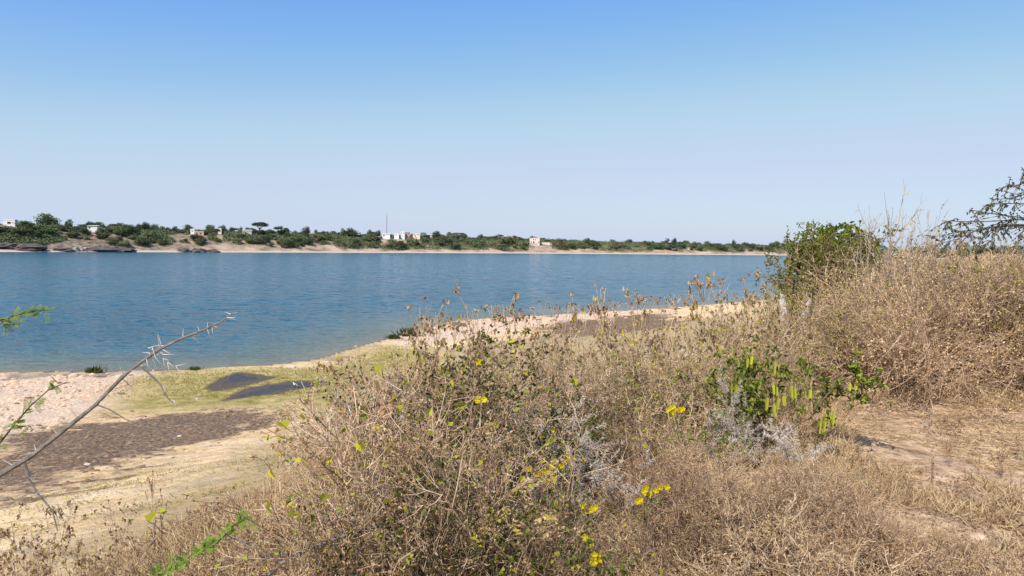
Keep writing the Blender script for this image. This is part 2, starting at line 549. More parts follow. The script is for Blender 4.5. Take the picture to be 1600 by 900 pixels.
    c = mix(sharp(sp.outputs[2], fine.outputs[0], .3, .3), c, wet)
    b = N.new('ShaderNodeBsdfPrincipled'); b.inputs['Roughness'].default_value = .95; b.inputs['Specular IOR Level'].default_value = .12
    Lk.new(c, b.inputs['Base Color'])
    vor = N.new('ShaderNodeTexVoronoi'); vor.inputs['Scale'].default_value = 3.2; Lk.new(tc.outputs['Object'], vor.inputs['Vector'])
    hgt = math_('MULTIPLY_ADD', mid.outputs[0], .55, math_('MULTIPLY', fine.outputs[0], .22))
    hgt = math_('MULTIPLY_ADD', pn.outputs[0], .5, hgt)
    hgt = math_('MULTIPLY_ADD', vor.outputs[0], -.12, hgt)
    hgt = math_('MULTIPLY_ADD', grit.outputs[0], .035, hgt)
    bp = N.new('ShaderNodeBump'); bp.inputs['Strength'].default_value = .85; bp.inputs['Distance'].default_value = .28
    Lk.new(hgt, bp.inputs['Height']); Lk.new(bp.outputs[0], b.inputs['Normal'])
    out = N.new('ShaderNodeOutputMaterial'); Lk.new(b.outputs[0], out.inputs[0])
    return m


def far_material():
    m, N, Lk = nmat('far_bank_ground')
    tc = N.new('ShaderNodeTexCoord')
    n1 = N.new('ShaderNodeTexNoise'); n1.inputs['Scale'].default_value = .06; n1.inputs['Detail'].default_value = 8; n1.inputs['Roughness'].default_value = .65
    n2 = N.new('ShaderNodeTexNoise'); n2.inputs['Scale'].default_value = .35; n2.inputs['Detail'].default_value = 6
    for n in (n1, n2): Lk.new(tc.outputs['Object'], n.inputs['Vector'])
    r1 = ramp(N, [(.36, (.15, .135, .085)), (.45, (.34, .245, .165)), (.55, (.50, .375, .265)), (.68, (.58, .46, .34))]); Lk.new(n1.outputs[0], r1.inputs[0])
    sep = N.new('ShaderNodeSeparateXYZ'); geo = N.new('ShaderNodeNewGeometry'); Lk.new(geo.outputs['Position'], sep.inputs[0])
    ad = N.new('ShaderNodeMath'); ad.operation = 'MULTIPLY_ADD'; ad.inputs[1].default_value = 1.2; Lk.new(n2.outputs[0], ad.inputs[0]); Lk.new(sep.outputs['Z'], ad.inputs[2])
    rb = ramp(N, [(.0, (.16, .14, .12)), (.07, (.56, .48, .40)), (.17, (.54, .43, .33)), (.24, (1, 1, 1))])
    dv = N.new('ShaderNodeMath'); dv.operation = 'DIVIDE'; dv.inputs[1].default_value = 10; Lk.new(ad.outputs[0], dv.inputs[0]); Lk.new(dv.outputs[0], rb.inputs[0])
    mk = N.new('ShaderNodeMapRange'); mk.inputs['From Min'].default_value = 1.5; mk.inputs['From Max'].default_value = 2.1; Lk.new(ad.outputs[0], mk.inputs['Value'])
    # the west end of the bank is brown rubble rather than sand
    wx = N.new('ShaderNodeMapRange'); wx.inputs['From Min'].default_value = -235; wx.inputs['From Max'].default_value = -290; Lk.new(sep.outputs['X'], wx.inputs['Value'])
    rr = ramp(N, [(.34, (.10, .085, .06)), (.5, (.22, .175, .125)), (.66, (.38, .29, .20))]); Lk.new(n2.outputs[0], rr.inputs[0])
    mw = N.new('ShaderNodeMix'); mw.data_type = 'RGBA'; Lk.new(wx.outputs[0], mw.inputs[0]); Lk.new(r1.outputs[0], mw.inputs[6]); Lk.new(rr.outputs[0], mw.inputs[7])
    mx = N.new('ShaderNodeMix'); mx.data_type = 'RGBA'; Lk.new(mk.outputs[0], mx.inputs[0]); Lk.new(rb.outputs[0], mx.inputs[6]); Lk.new(mw.outputs[2], mx.inputs[7])
    b = N.new('ShaderNodeBsdfPrincipled'); b.inputs['Roughness'].default_value = .95; b.inputs['Specular IOR Level'].default_value = .1
    Lk.new(mx.outputs[2], b.inputs['Base Color'])
    bp = N.new('ShaderNodeBump'); bp.inputs['Strength'].default_value = .6; bp.inputs['Distance'].default_value = 1.5
    Lk.new(n2.outputs[0], bp.inputs['Height']); Lk.new(bp.outputs[0], b.inputs['Normal'])
    out = N.new('ShaderNodeOutputMaterial'); Lk.new(b.outputs[0], out.inputs[0])
    return m


def water_material():
    m, N, Lk = nmat('river_water')
    tc = N.new('ShaderNodeTexCoord')

    def noise(sc, detail, rough, sx=1, sy=1, rot=0):
        mp = N.new('ShaderNodeMapping'); mp.inputs['Scale'].default_value = (sx, sy, 1); mp.inputs['Rotation'].default_value = (0, 0, rot)
        Lk.new(tc.outputs['Object'], mp.inputs['Vector'])
        n = N.new('ShaderNodeTexNoise'); n.inputs['Scale'].default_value = sc; n.inputs['Detail'].default_value = detail; n.inputs['Roughness'].default_value = rough
        Lk.new(mp.outputs[0], n.inputs['Vector']); return n
    w1 = noise(1.0, 4, .6, .55, 1.3, .25)        # wind ripples
    w2 = noise(.22, 3, .5, .5, 1.2, .1)
    w3 = noise(3.6, 3, .6, .6, 1.2, -.2)
    patch = noise(.018, 4, .55, .5, 1.5, .15)
    at_ = N.new('ShaderNodeAttribute'); at_.attribute_name = 'depth'
    col = ramp(N, [(0.0, (.19, .17, .115)), (.10, (.125, .155, .12)), (.32, (.055, .125, .150)), (.7, (.018, .097, .140)), (1, (.015, .090, .136))])
    Lk.new(at_.outputs['Fac'], col.inputs[0])
    pr = N.new('ShaderNodeMapRange'); pr.inputs['From Min'].default_value = .35; pr.inputs['From Max'].default_value = .65
    pr.inputs['To Min'].default_value = .85; pr.inputs['To Max'].default_value = 1.18; Lk.new(patch.outputs[0], pr.inputs['Value'])
    hs_ = N.new('ShaderNodeHueSaturation'); Lk.new(col.outputs[0], hs_.inputs['Color']); Lk.new(pr.outputs[0], hs_.inputs['Value'])
    b = N.new('ShaderNodeBsdfPrincipled')
    b.inputs['Roughness'].default_value = .16; b.inputs['IOR'].default_value = 1.333
    b.inputs['Specular IOR Level'].default_value = .05
    Lk.new(hs_.outputs[0], b.inputs['Base Color'])

    def ma(a, k, c):
        x = N.new('ShaderNodeMath'); x.operation = 'MULTIPLY_ADD'; Lk.new(a, x.inputs[0]); x.inputs[1].default_value = k
        if c is None: x.inputs[2].default_value = 0
        else: Lk.new(c, x.inputs[2])
        return x.outputs[0]
    def vm(op, a, b_=None, sc=None):
        x = N.new('ShaderNodeVectorMath'); x.operation = op
        Lk.new(a, x.inputs[0])
        if b_ is not None:
            if isinstance(b_, tuple): x.inputs[1].default_value = b_
            else: Lk.new(b_, x.inputs[1])
        if sc is not None:
            if isinstance(sc, float): x.inputs['Scale'].default_value = sc
            else: Lk.new(sc, x.inputs['Scale'])
        return x.outputs[0]
    # slopes of the ripples taken straight from noise, so that they do not fade with distance
    s1 = vm('SCALE', vm('SUBTRACT', w1.outputs['Color'], (.5, .5, .5)), sc=1.1)
    s2 = vm('SCALE', vm('SUBTRACT', w2.outputs['Color'], (.5, .5, .5)), sc=.18)
    s3 = vm('SCALE', vm('SUBTRACT', w3.outputs['Color'], (.5, .5, .5)), sc=.80)
    sl_ = vm('ADD', vm('ADD', s1, s2), s3)
    pr2 = N.new('ShaderNodeMapRange'); pr2.inputs['From Min'].default_value = .35; pr2.inputs['From Max'].default_value = .65
    pr2.inputs['To Min'].default_value = .8; pr2.inputs['To Max'].default_value = 1.25; Lk.new(patch.outputs[0], pr2.inputs['Value'])
    sl_ = vm('MULTIPLY', vm('SCALE', sl_, sc=pr2.outputs[0]), (1, 1, 0))
    nrm = vm('NORMALIZE', vm('ADD', sl_, (0, 0, 1)))
    Lk.new(nrm, b.inputs['Normal'])
    out = N.new('ShaderNodeOutputMaterial'); Lk.new(b.outputs[0], out.inputs[0])
    return m


def pool_material():
    m, N, Lk = nmat('pool_water')
    tc = N.new('ShaderNodeTexCoord')
    n = N.new('ShaderNodeTexNoise'); n.inputs['Scale'].default_value = 4; Lk.new(tc.outputs['Object'], n.inputs['Vector'])
    r = ramp(N, [(.3, (.05, .05, .052)), (.7, (.09, .088, .085))]); Lk.new(n.outputs[0], r.inputs[0])
    b = N.new('ShaderNodeBsdfPrincipled'); b.inputs['Roughness'].default_value = .45; b.inputs['IOR'].default_value = 1.333
    b.inputs['Specular IOR Level'].default_value = .06
    Lk.new(r.outputs[0], b.inputs['Base Color'])
    bp = N.new('ShaderNodeBump'); bp.inputs['Strength'].default_value = .25; bp.inputs['Distance'].default_value = .05
    Lk.new(n.outputs[0], bp.inputs['Height']); Lk.new(bp.outputs[0], b.inputs['Normal'])
    out = N.new('ShaderNodeOutputMaterial'); Lk.new(b.outputs[0], out.inputs[0])
    return m


# ------------------------------------------------------------------ ground sheet
def gp(pts):
    return [ground_px(*p) for p in pts]


MUD = [gp([(-60, 735), (0, 688), (60, 670), (130, 655), (230, 650), (330, 643), (400, 638), (440, 650), (410, 668), (330, 690), (270, 703),
           (210, 727), (150, 748), (90, 768), (40, 783), (-40, 800)]),
       gp([(840, 512), (900, 500), (960, 494), (1040, 490), (1075, 500), (1040, 512), (960, 523), (880, 530)])]
TURF = [gp([(180, 632), (195, 608), (215, 592), (300, 578), (400, 578), (480, 577), (520, 569), (560, 552), (600, 540), (650, 545), (760, 580), (800, 640),
            (600, 660), (520, 652), (430, 636), (330, 640), (250, 648), (200, 645)])]
POOLS = [gp([(324, 606), (345, 592), (372, 584), (402, 586), (430, 592), (398, 600), (364, 607), (335, 611)]),
         gp([(350, 619), (385, 610), (420, 601), (460, 597), (500, 595), (508, 599), (472, 605), (430, 611), (395, 617)])]
PINK = [gp([(-80, 600), (0, 584), (140, 583), (215, 574), (240, 585), (200, 610), (170, 640), (120, 655), (0, 690), (-80, 720)]),
        gp([(600, 530), (640, 516), (700, 503), (850, 493), (1000, 483), (1000, 495), (850, 508), (720, 530), (640, 545)]),
        gp([(535, 570), (545, 563), (566, 563), (566, 570)])]
OLIVE = [gp([(150, 830), (260, 770), (420, 690), (520, 660), (560, 720), (420, 800), (300, 860), (120, 900), (60, 870)]),
         gp([(680, 545), (800, 528), (900, 522), (1080, 500), (1160, 486), (1200, 500), (1180, 530), (1000, 560), (760, 590)])]


def soft(x, y, polys, w):
    r = np.zeros(np.shape(x))
    for p in polys:
        d = dist_poly(x, y, p + [p[0]])
        s = np.where(in_poly(x, y, p), d, -d)
        r = np.maximum(r, np.clip(.5 + s / (2 * w), 0, 1))
    return r


POOL_Z = []
for p in POOLS:
    POOL_Z.append(min(near_z(np.array([q[0] for q in p]), np.array([q[1] for q in p]))) + .02)


def ground_z(x, y):
    z = near_z(x, y)
    for p, pz in zip(POOLS, POOL_Z):
        d = dist_poly(x, y, p + [p[0]])
        ins = in_poly(x, y, p)
        w = np.where(ins, -1, 1) * d + (fbm(x * .9, y * .9, 71, 3) - .5) * 1.3
        k = np.clip(1 - w / 3.0, 0, 1)            # level the shore round the pool, sink the bed
        z = np.where(w < 3, z * (1 - k) + (pz + .05 * np.clip(w + .4, -3, 3)) * k, z)
    return z


def gz(x, y):
    return float(ground_z(np.array([x]), np.array([y]))[0])


def polar_sheet(rs, ths):
    r, t = np.meshgrid(rs, ths, indexing='ij')
    x = r * np.sin(t); y = r * np.cos(t)
    nr, nt = r.shape
    i = np.arange(nr - 1)[:, None]; j = np.arange(nt)[None]
    a = i * nt + j; b = i * nt + (j + 1) % nt
    f = np.stack([a, b, b + nt, a + nt], -1).reshape(-1, 4)
    return x.ravel(), y.ravel(), f[:, ::-1]


fine_t = np.radians(np.arange(-46, 46, .17)); coarse_t = np.radians(np.arange(46, 314, 4.0))
ths = np.concatenate([fine_t, coarse_t])
rs = np.concatenate([[.02], np.geomspace(.5, 140, 430), np.geomspace(145, 4200, 70)])
gx, gy, gf = polar_sheet(rs, ths)
gzv = ground_z(gx, gy)
mb = MB(); mb.add(np.stack([gx, gy, gzv], 1), gf)
ground = mb.build('ground', ground_material(), smooth=True)
tag(ground, 'sandy river bank with a grassy flat and a dark muddy patch', kind='structure')
pl = in_poly(gx, gy, PLATEAU)
dS = dist_poly(gx, gy, SHORE); dE = dist_poly(gx, gy, EDGE)
wetm = np.clip(1 - (gzv - .0) / .05, 0, 1) * (dS < 3)
for p in POOLS:
    d = dist_poly(gx, gy, p + [p[0]]); wetm = np.maximum(wetm, np.where(in_poly(gx, gy, p), 1, np.clip(.9 - d / .5, 0, 1)))
soilm = np.where(pl, 1, np.clip(1 - dE / 2.2, 0, 1))
zero = np.zeros_like(gx)
for nm, ch in (('mask', (soft(gx, gy, MUD, 2.4) - .05, soft(gx, gy, TURF, 3.6), wetm)),
               ('mask2', (soft(gx, gy, PINK, 1.6), soft(gx, gy, OLIVE, 1.6), soilm))):
    a = ground.data.attributes.new(nm, 'FLOAT_COLOR', 'POINT')
    a.data.foreach_set('color', np.stack([*ch, zero + 1], 1).ravel().astype(np.float32))

# river
wr = np.concatenate([np.geomspace(18, 300, 260), np.geomspace(306, 6000, 60)])
wt_ = np.concatenate([np.radians(np.arange(-60, 60, .4)), np.radians(np.arange(60, 300, 6.0))])
wx, wy, wf = polar_sheet(wr, wt_)
mb = MB(); mb.add(np.stack([wx, wy, wx * 0 + WATER_Z], 1), wf)
water = mb.build('water', water_material(), smooth=True)
tag(water, 'wide blue river rippled by the wind', kind='structure')
dep = np.where(in_poly(wx, wy, RIVER), np.clip(dist_poly(wx, wy, SHORE) / 30, 0, 1), 0)
a = water.data.attributes.new('depth', 'FLOAT', 'POINT'); a.data.foreach_set('value', dep.astype(np.float32))

pm = pool_material()
for p, pz, lb in zip(POOLS, POOL_Z, ('upper shallow grey pool in the green turf near the water', 'lower shallow grey pool in the green turf with a bird beside it')):
    n = len(p); c = np.mean(p, 0)
    q = [(x + (x - c[0]) * .12, y + (y - c[1]) * .12, pz) for x, y in p]
    mb = MB(); mb.add(q + [(c[0], c[1], pz)], [(i, (i + 1) % n, n) for i in range(n)])
    tag(mb.build('pool', pm), lb, kind='structure')

# far bank sheet
L = [np.array(q) for q in FAR_LINE]
cum = np.concatenate([[0], np.cumsum([np.linalg.norm(b - a) for a, b in zip(L[:-1], L[1:])])])
ss = np.arange(0, cum[-1], 5.0)
sx = np.interp(ss, cum, [q[0] for q in L]); sy = np.interp(ss, cum, [q[1] for q in L])
tt = np.concatenate([np.arange(-20, 40, 2.0), np.arange(40, 200, 8.0), [230, 300, 420, 700, 1300, 2500]])
nxv, nyv = -.62, .785
X = sx[:, None] + nxv * tt[None]; Y = sy[:, None] + nyv * tt[None]
na, nb = X.shape
i = np.arange(na - 1)[:, None]; j = np.arange(nb - 1)[None]
a_ = i * nb + j
f = np.stack([a_, a_ + nb, a_ + nb + 1, a_ + 1], -1).reshape(-1, 4)
mb = MB(); mb.add(np.stack([X.ravel(), Y.ravel(), far_z(X.ravel(), Y.ravel())], 1), f)
fb = mb.build('hill', far_material(), smooth=True)
tag(fb, 'low sandy far bank of the river rising to a village', kind='structure')
# ================================================================== far bank: trees, shrubs, houses, rocks
def dsh(u):
    return float(np.interp(u, FAR_U, FAR_D))


def far_at(u, k):
    d = dsh(u) * (1 + k)
    x = ray(u, 385).x * d
    return x, d, fz(x, d)


def z_for(v, u, d):
    return at(u, v, d).z


HWIN = []


def screens(u, k, m=.09):
    return any(a < u < b and kh - m < k < kh + .012 for a, b, kh in HWIN)


# houses
def house(u0, u1, v0, v1, k, label, wall, roof=None, roof_kind='flat', wins=(), depth=6, name='house', cat='house', parts=True):
    um = (u0 + u1) / 2
    for k_ in np.arange(.03, .30, .004):          # stand it where the slope is as high as its foot
        _x, _d, _z = far_at(um, k_)
        if _z >= z_for(v1, um, _d) - .2:
            k = k_; break
    x, d, z = far_at(um, k)
    root = empty(name, (x, d, z)); tag(root, label, cat)
    if wall in (M['white_wall'], M['cream_wall']): HWIN.append((u0 - 2.5, u1 + 2.5, k))
    root.rotation_euler.z = math.atan2(-x, d) * .5
    px = d / F_PX
    w = (u1 - u0) * px
    zt = z_for(v0, um, d) - z; zb = min(0, z_for(v1, um, d) - z) - 1.5
    m_ = MB(); box(m_, (-w / 2, 0, zb), (w / 2, depth, zt))
    m_.build('wall', wall, root)
    if roof_kind == 'flat':
        m_ = MB()
        t_ = .25
        box(m_, (-w / 2 - .15, -.15, zt), (w / 2 + .15, .05, zt + .55)); box(m_, (-w / 2 - .15, depth - .05, zt), (w / 2 + .15, depth + .15, zt + .55))
        box(m_, (-w / 2 - .15, .05, zt), (-w / 2 + .05, depth - .05, zt + .55)); box(m_, (w / 2 - .05, .05, zt), (w / 2 + .15, depth - .05, zt + .55))
        box(m_, (-w / 2 + .05, .05, zt), (w / 2 - .05, depth - .05, zt + .12))
        m_.build('roof', roof or wall, root)
    elif roof_kind == 'shed':
        m_ = MB(); hh_ = (v1 - v0) * px * .45
        v = [(-w / 2 - .5, -.6, zt + .01), (w / 2 + .5, -.6, zt + hh_ * .4), (w / 2 + .5, depth + .5, zt + hh_), (-w / 2 - .5, depth + .5, zt + hh_ * .6)]
        v += [(a, b, c + .18) for a, b, c in v]
        m_.add(v, [(0, 3, 2, 1), (4, 5, 6, 7), (0, 1, 5, 4), (1, 2, 6, 5), (2, 3, 7, 6), (3, 0, 4, 7)])
        m_.build('roof', roof, root)
    elif roof_kind == 'gable':
        m_ = MB(); r_ = (v1 - v0) * px * .35
        v = [(-w / 2 - .4, -.5, zt), (w / 2 + .4, -.5, zt), (w / 2 + .4, depth + .5, zt), (-w / 2 - .4, depth + .5, zt), (-w / 2 - .4, depth / 2, zt + r_), (w / 2 + .4, depth / 2, zt + r_)]
        m_.add(v, [(0, 1, 5, 4), (2, 3, 4, 5), (0, 3, 2, 1)]); m_.add(v, [(0, 4, 3), (1, 2, 5)])
        m_.build('roof', roof, root)
    for wd in wins:   # fractions of the front: x0, x1, y0, y1 from top
        nm = wd[4] if len(wd) > 4 else 'window'
        H = (v1 - v0) * px
        a0, a1 = -w / 2 + wd[0] * w, -w / 2 + wd[1] * w
        b1, b0 = zt - wd[2] * H, zt - wd[3] * H
        f_ = MB()
        for q in ((a0 - .12, a1 + .12, b1, b1 + .14), (a0 - .12, a1 + .12, b0 - .14, b0), (a0 - .12, a0, b0, b1), (a1, a1 + .12, b0, b1)):
            box(f_, (q[0], -.09, q[2]), (q[1], .0, q[3]))
        fr = f_.build(nm, wall, root)
        p_ = MB(); box(p_, (a0, -.02, b0), (a1, -.003, b1)); p_.build('pane' if nm == 'window' else 'leaf', M['opening'], fr)
    return root


W2 = [(.1, .28, .15, .4), (.62, .8, .15, .4), (.3, .44, .55, 1.0, 'door')]
house(7, 23, 344, 350, .14, 'white two storey house at the left edge of the far bank', M['white_wall'], wins=[(.35, .65, .4, .95)])
house(5, 24, 349.5, 353.5, .128, 'white lower wing in front of the two storey white house', M['white_wall'], wins=[(.4, .62, .2, .9, 'door')])
house(-12, 8, 353.5, 358, .115, 'long pinkish boundary wall at the left edge of the far bank', M['cream_wall'], name='boundary_wall', cat='wall', depth=1)
house(14, 27, 354.5, 358.5, .112, 'short cream wall below the white house wing', M['cream_wall'], name='boundary_wall', cat='wall', depth=1)
house(138, 151.5, 353.5, 357, .10, 'white shed with a slanting roof among dark shrubs', M['white_wall'], M['tin_roof'], 'shed', name='shed', cat='shed', wins=[(.1, .3, .4, 1, 'door')])
house(298, 303.5, 358.5, 366, .11, 'slim white tower house in front of the lone round tree', M['white_wall'], wins=[(.3, .7, .2, .4)], depth=4)
house(304, 318, 362, 367, .105, 'low pink house beside the slim white tower house', M['pink_wall'], M['beige_wall'], wins=[(.2, .35, .3, .8), (.6, .75, .3, .8)])
house(341, 346, 357.5, 362, .11, 'small cream hut among the trees left of the long white roof', M['cream_wall'], name='hut', cat='hut', depth=3, wins=[(.4, .65, .3, 1, 'door')])
house(357.5, 378, 361.5, 365, .105, 'long low building with a white roof behind green shrubs', M['beige_wall'], M['white_wall'], 'shed', wins=[(.15, .25, .3, .8), (.7, .8, .3, .8)])
house(379, 393, 360, 363, .11, 'low building with a slanting grey roof right of the long white one', M['beige_wall'], M['tin_roof'], 'gable')
house(405, 412, 363, 368, .09, 'small tan hut below the umbrella shaped tree', M['pink_wall'], M['beige_wall'], name='hut', cat='hut', depth=3, wins=[(.4, .65, .3, 1, 'door')])
house(582, 594, 370, 374, .085, 'long low beige wall below the round trees by the mast', M['beige_wall'], name='boundary_wall', cat='wall', depth=1)
house(596.5, 609, 366, 369, .095, 'white roofed shed just right of the radio mast foot', M['white_wall'], M['tin_roof'], 'gable', name='shed', cat='shed', wins=[(.2, .35, .3, 1, 'door')])
house(616, 623, 365.5, 369, .10, 'little white house between the shed and the village block', M['white_wall'], wins=[(.3, .5, .3, .7)])
house(626, 632, 362.5, 369, .10, 'tall white block of the village right of the mast', M['white_wall'], wins=W2)
house(633, 640, 364, 369, .105, 'pinkish village house right of the tall white block', M['pink_wall'], M['dark_roof'], wins=W2)
house(628, 642, 369, 373.5, .085, 'low red brown house in front of the tall white block', M['pink_wall'], M['pink_wall'], wins=[(.2, .3, .3, .8), (.7, .8, .3, .8)])
house(645, 656, 365, 370, .10, 'pale flat roofed village house with a dark tree before it', M['cream_wall'], wins=W2)
house(657.5, 665, 366, 374, .09, 'beige village house with a dark brown roof', M['beige_wall'], M['dark_roof'], 'gable', wins=W2)
house(667, 675, 367, 370, .10, 'grey beige shed at the right end of the village', M['beige_wall'], M['tin_roof'], 'shed', name='shed', cat='shed')
house(827.5, 843, 372.5, 382, .055, 'cream two storey house standing alone right of the palms', M['cream_wall'],
      wins=[(.34, .42, .12, .3), (.55, .64, .12, .3), (.10, .2, .5, .72), (.33, .48, .5, .78), (.88, .96, .5, .8)], depth=8)
house(844, 859, 379.5, 382, .05, 'low cream wall beside the lone two storey house', M['cream_wall'], name='boundary_wall', cat='wall', depth=.6)
house(823, 840, 380.5, 383.5, .045, 'long plinth wall in front of the lone cream house', M['beige_wall'], name='boundary_wall', cat='wall', depth=1)

def crown_mesh(mb, c, rx, rz, nclump, nleaf, leaf, flat=0.0, mat=0, cl=.42):
    """leaf cards scattered over the skins of many small clumps"""
    u_ = rand_unit(nclump)
    rad = rng.uniform(.35, 1, nclump) ** .5
    C = u_ * rad[:, None] * np.array([rx * .72, rx * .72, rz * .72])
    if flat > 0:
        C[:, 2] = np.abs(C[:, 2]) * (1 - flat) + flat * C[:, 2] * .2
    per = max(1, nleaf // nclump)
    cr = rng.uniform(.55, 1.15, nclump) * rx * cl
    n = nclump * per
    d = rand_unit(n); d[:, 2] = d[:, 2] * .9 + .12
    P = np.repeat(C, per, 0) + d * np.repeat(cr, per)[:, None] * np.array([1, 1, min(1.0, rz / rx)]) * rng.uniform(.6, 1.05, (n, 1))
    N = unit(d + rng.normal(size=(n, 3)) * .55)
    T = unit(np.cross(N, rand_unit(n)))
    leaves(mb, P + np.asarray(c) - T * leaf * .5, T, N, leaf * rng.uniform(.7, 1.4, n), leaf * rng.uniform(.6, 1.0, n), mat=mat)


def make_far_tree(kind, mat):
    root = empty('tree')
    t = MB()
    if kind == 'umbrella':
        tube(t, [(0, 0, -.06), (.01, 0, .3), (.0, .02, .5)], [.035, .028, .022], 5)
        for a in np.arange(0, 6.28, 1.05):
            tube(t, [(0, 0, .42), (math.cos(a) * .16, math.sin(a) * .16, .6), (math.cos(a) * .30, math.sin(a) * .30, .74)], [.018, .012, .006], 4)
    else:
        tube(t, [(0, 0, -.06), (.015, .01, .25), (-.01, 0, .55), (0, 0, .75)], [.04, .03, .022, .01], 5)
        for a in np.arange(.3, 6.5, 1.3):
            tube(t, [(0, 0, .28), (math.cos(a) * .15, math.sin(a) * .15, .45), (math.cos(a) * .26, math.sin(a) * .26, .62)], [.018, .012, .006], 4)
    t.build('trunk', M['far_trunk'], root)
    c = MB()
    if kind == 'umbrella':
        crown_mesh(c, (0, 0, .70), .52, .34, 30, 1700, .06, flat=.45, cl=.34)
    elif kind == 'round':
        crown_mesh(c, (0, 0, .50), .50, .50, 28, 1700, .06)
    elif kind == 'tall':
        crown_mesh(c, (0, 0, .50), .38, .50, 24, 1400, .055)
    elif kind == 'loose':
        crown_mesh(c, (.03, 0, .62), .52, .38, 18, 1000, .06, cl=.33)
        crown_mesh(c, (-.2, .1, .42), .30, .24, 8, 350, .06)
    c.build('crown', mat, root)
    return root


far_protos = [make_far_tree('round', M['far_green']), make_far_tree('round', M['far_dark']), make_far_tree('tall', M['far_green']),
              make_far_tree('loose', M['far_olive']), make_far_tree('umbrella', M['far_dark']), make_far_tree('loose', M['far_dark']),
              make_far_tree('tall', M['far_olive']), make_far_tree('loose', M['far_dry'])]
_used = set()


def inst(proto, loc, scale, rz=None, label=None, cat=None, group=None):
    if proto.name in _used:
        o = copy_tree(proto)
    else:
        _used.add(proto.name); o = proto
    o.location = loc
    o.rotation_euler = (0, 0, random.uniform(0, 6.28) if rz is None else rz)
    o.scale = scale if isinstance(scale, (tuple, list)) else (scale,) * 3
    if 'group' in o.keys():
        del o['group']
    tag(o, label, cat, group)
    return o


def far_tree(u, vtop, wpx, k, kind, label, group=None):
    x, d, z = far_at(u, k)
    h = max(2.5, z_for(vtop, u, d) - z)
    w = wpx * d / F_PX
    return inst(far_protos[kind], (x, d, z), (w, w, h), label=label, cat='tree', group=group)


SPECIAL = [  # u, top v, width px, depth beyond the shore, kind, label
    (76, 330, 36, .13, 0, 'biggest dark green tree on the far bank, beside the white house'),
    (42, 343, 36, .12, 0, 'broad green tree left of the biggest tree on the far bank'),
    (48, 352, 40, .085, 0, 'spreading green tree below the biggest tree on the far bank'),
    (92, 352, 26, .14, 1, 'dark tree under the right side of the biggest far tree'),
    (109, 341, 20, .14, 2, 'rounded olive tree right of the biggest tree on the far bank'),
    (147, 345, 26, .14, 5, 'dark bushy tree above the white shed on the far bank'),
    (230, 346, 16, .13, 1, 'round topped tree left of the lone far tree by the white tower'),
    (295, 349, 17, .12, 0, 'lone round tree behind the slim white tower on the far bank'),
    (329, 349, 17, .12, 0, 'green tree at the left end of the long white roof'),
    (346, 351, 18, .125, 1, 'darker tree just left of the long white roof'),
    (363, 354, 10, .14, 1, 'small dark tree behind the long white roof'),
    (378, 354, 9, .14, 1, 'smallest dark tree behind the long white roof, at its right'),
    (406, 345, 25, .12, 4, 'umbrella shaped tree with bare trunk standing on the skyline'),
    (440, 352, 26, .10, 5, 'tall dark tree right of the umbrella shaped tree'),
    (477, 353, 17, .12, 1, 'round dark tree on the skyline beyond the tall dark tree'),
    (549, 355, 22, .11, 1, 'dome shaped dark tree left of the radio mast'),
    (536, 355, 14, .12, 2, 'narrow tree touching the dome shaped tree by the mast'),
    (578, 358, 11, .12, 1, 'round tree second to the left of the radio mast'),
    (590, 359, 11, .12, 1, 'round tree just left of the radio mast'),
    (680, 360, 18, .11, 1, 'dark tree right of the village houses below the mast'),
    (716, 362, 26, .09, 7, 'brownish broad tree right of the village houses'),
    (1042, 371, 9, .08, 7, 'pale reddish bare tree on the far right skyline'),
    (1053, 371, 9, .08, 1, 'dark tree beside the pale reddish bare tree'),
    (1147, 374, 8, .08, 1, 'isolated dark tree on the skyline near the right end of the far bank'),
]
for s in SPECIAL:
    s = list(s)
    if screens(s[0], s[3]): s[3] = max(q[2] for q in HWIN if q[0] < s[0] < q[1]) + .03
    far_tree(*s)
sky_u = [0, 30, 60, 100, 130, 160, 200, 240, 270, 300, 330, 400, 440, 480, 520, 560, 600, 640, 680, 720, 760, 800, 850, 900, 950, 1000, 1050, 1100, 1150, 1230, 1300]
sky_v = [352, 349, 350, 350, 349, 348, 348, 350, 354, 359, 358, 356, 357, 358, 359, 361, 363, 366, 364, 364, 366, 368, 372, 374, 376, 376, 376, 378, 378, 380, 381]
uu = 2.0
while uu < 1300:
    vt = np.interp(uu, sky_u, sky_v)
    gap = (622 < uu < 668 or 826 < uu < 846)
    kk = random.uniform(.09, .17)
    if screens(uu, kk): kk = max(q[2] for q in HWIN if q[0] < uu < q[1]) + random.uniform(.02, .05)
    if random.random() < .9:
        w = random.uniform(11, 21) * np.interp(uu, [0, 1200], [1.15, .62])
        far_tree(uu, vt + random.gauss(1.5, 2.0), w, kk, random.choice([0, 0, 1, 1, 2, 3, 5, 6]),
                 'bushy green tree in the belt along the far bank', 'trees of the belt on the far bank')
    uu += random.uniform(5, 11) * np.interp(uu, [0, 1200], [1.1, .65])

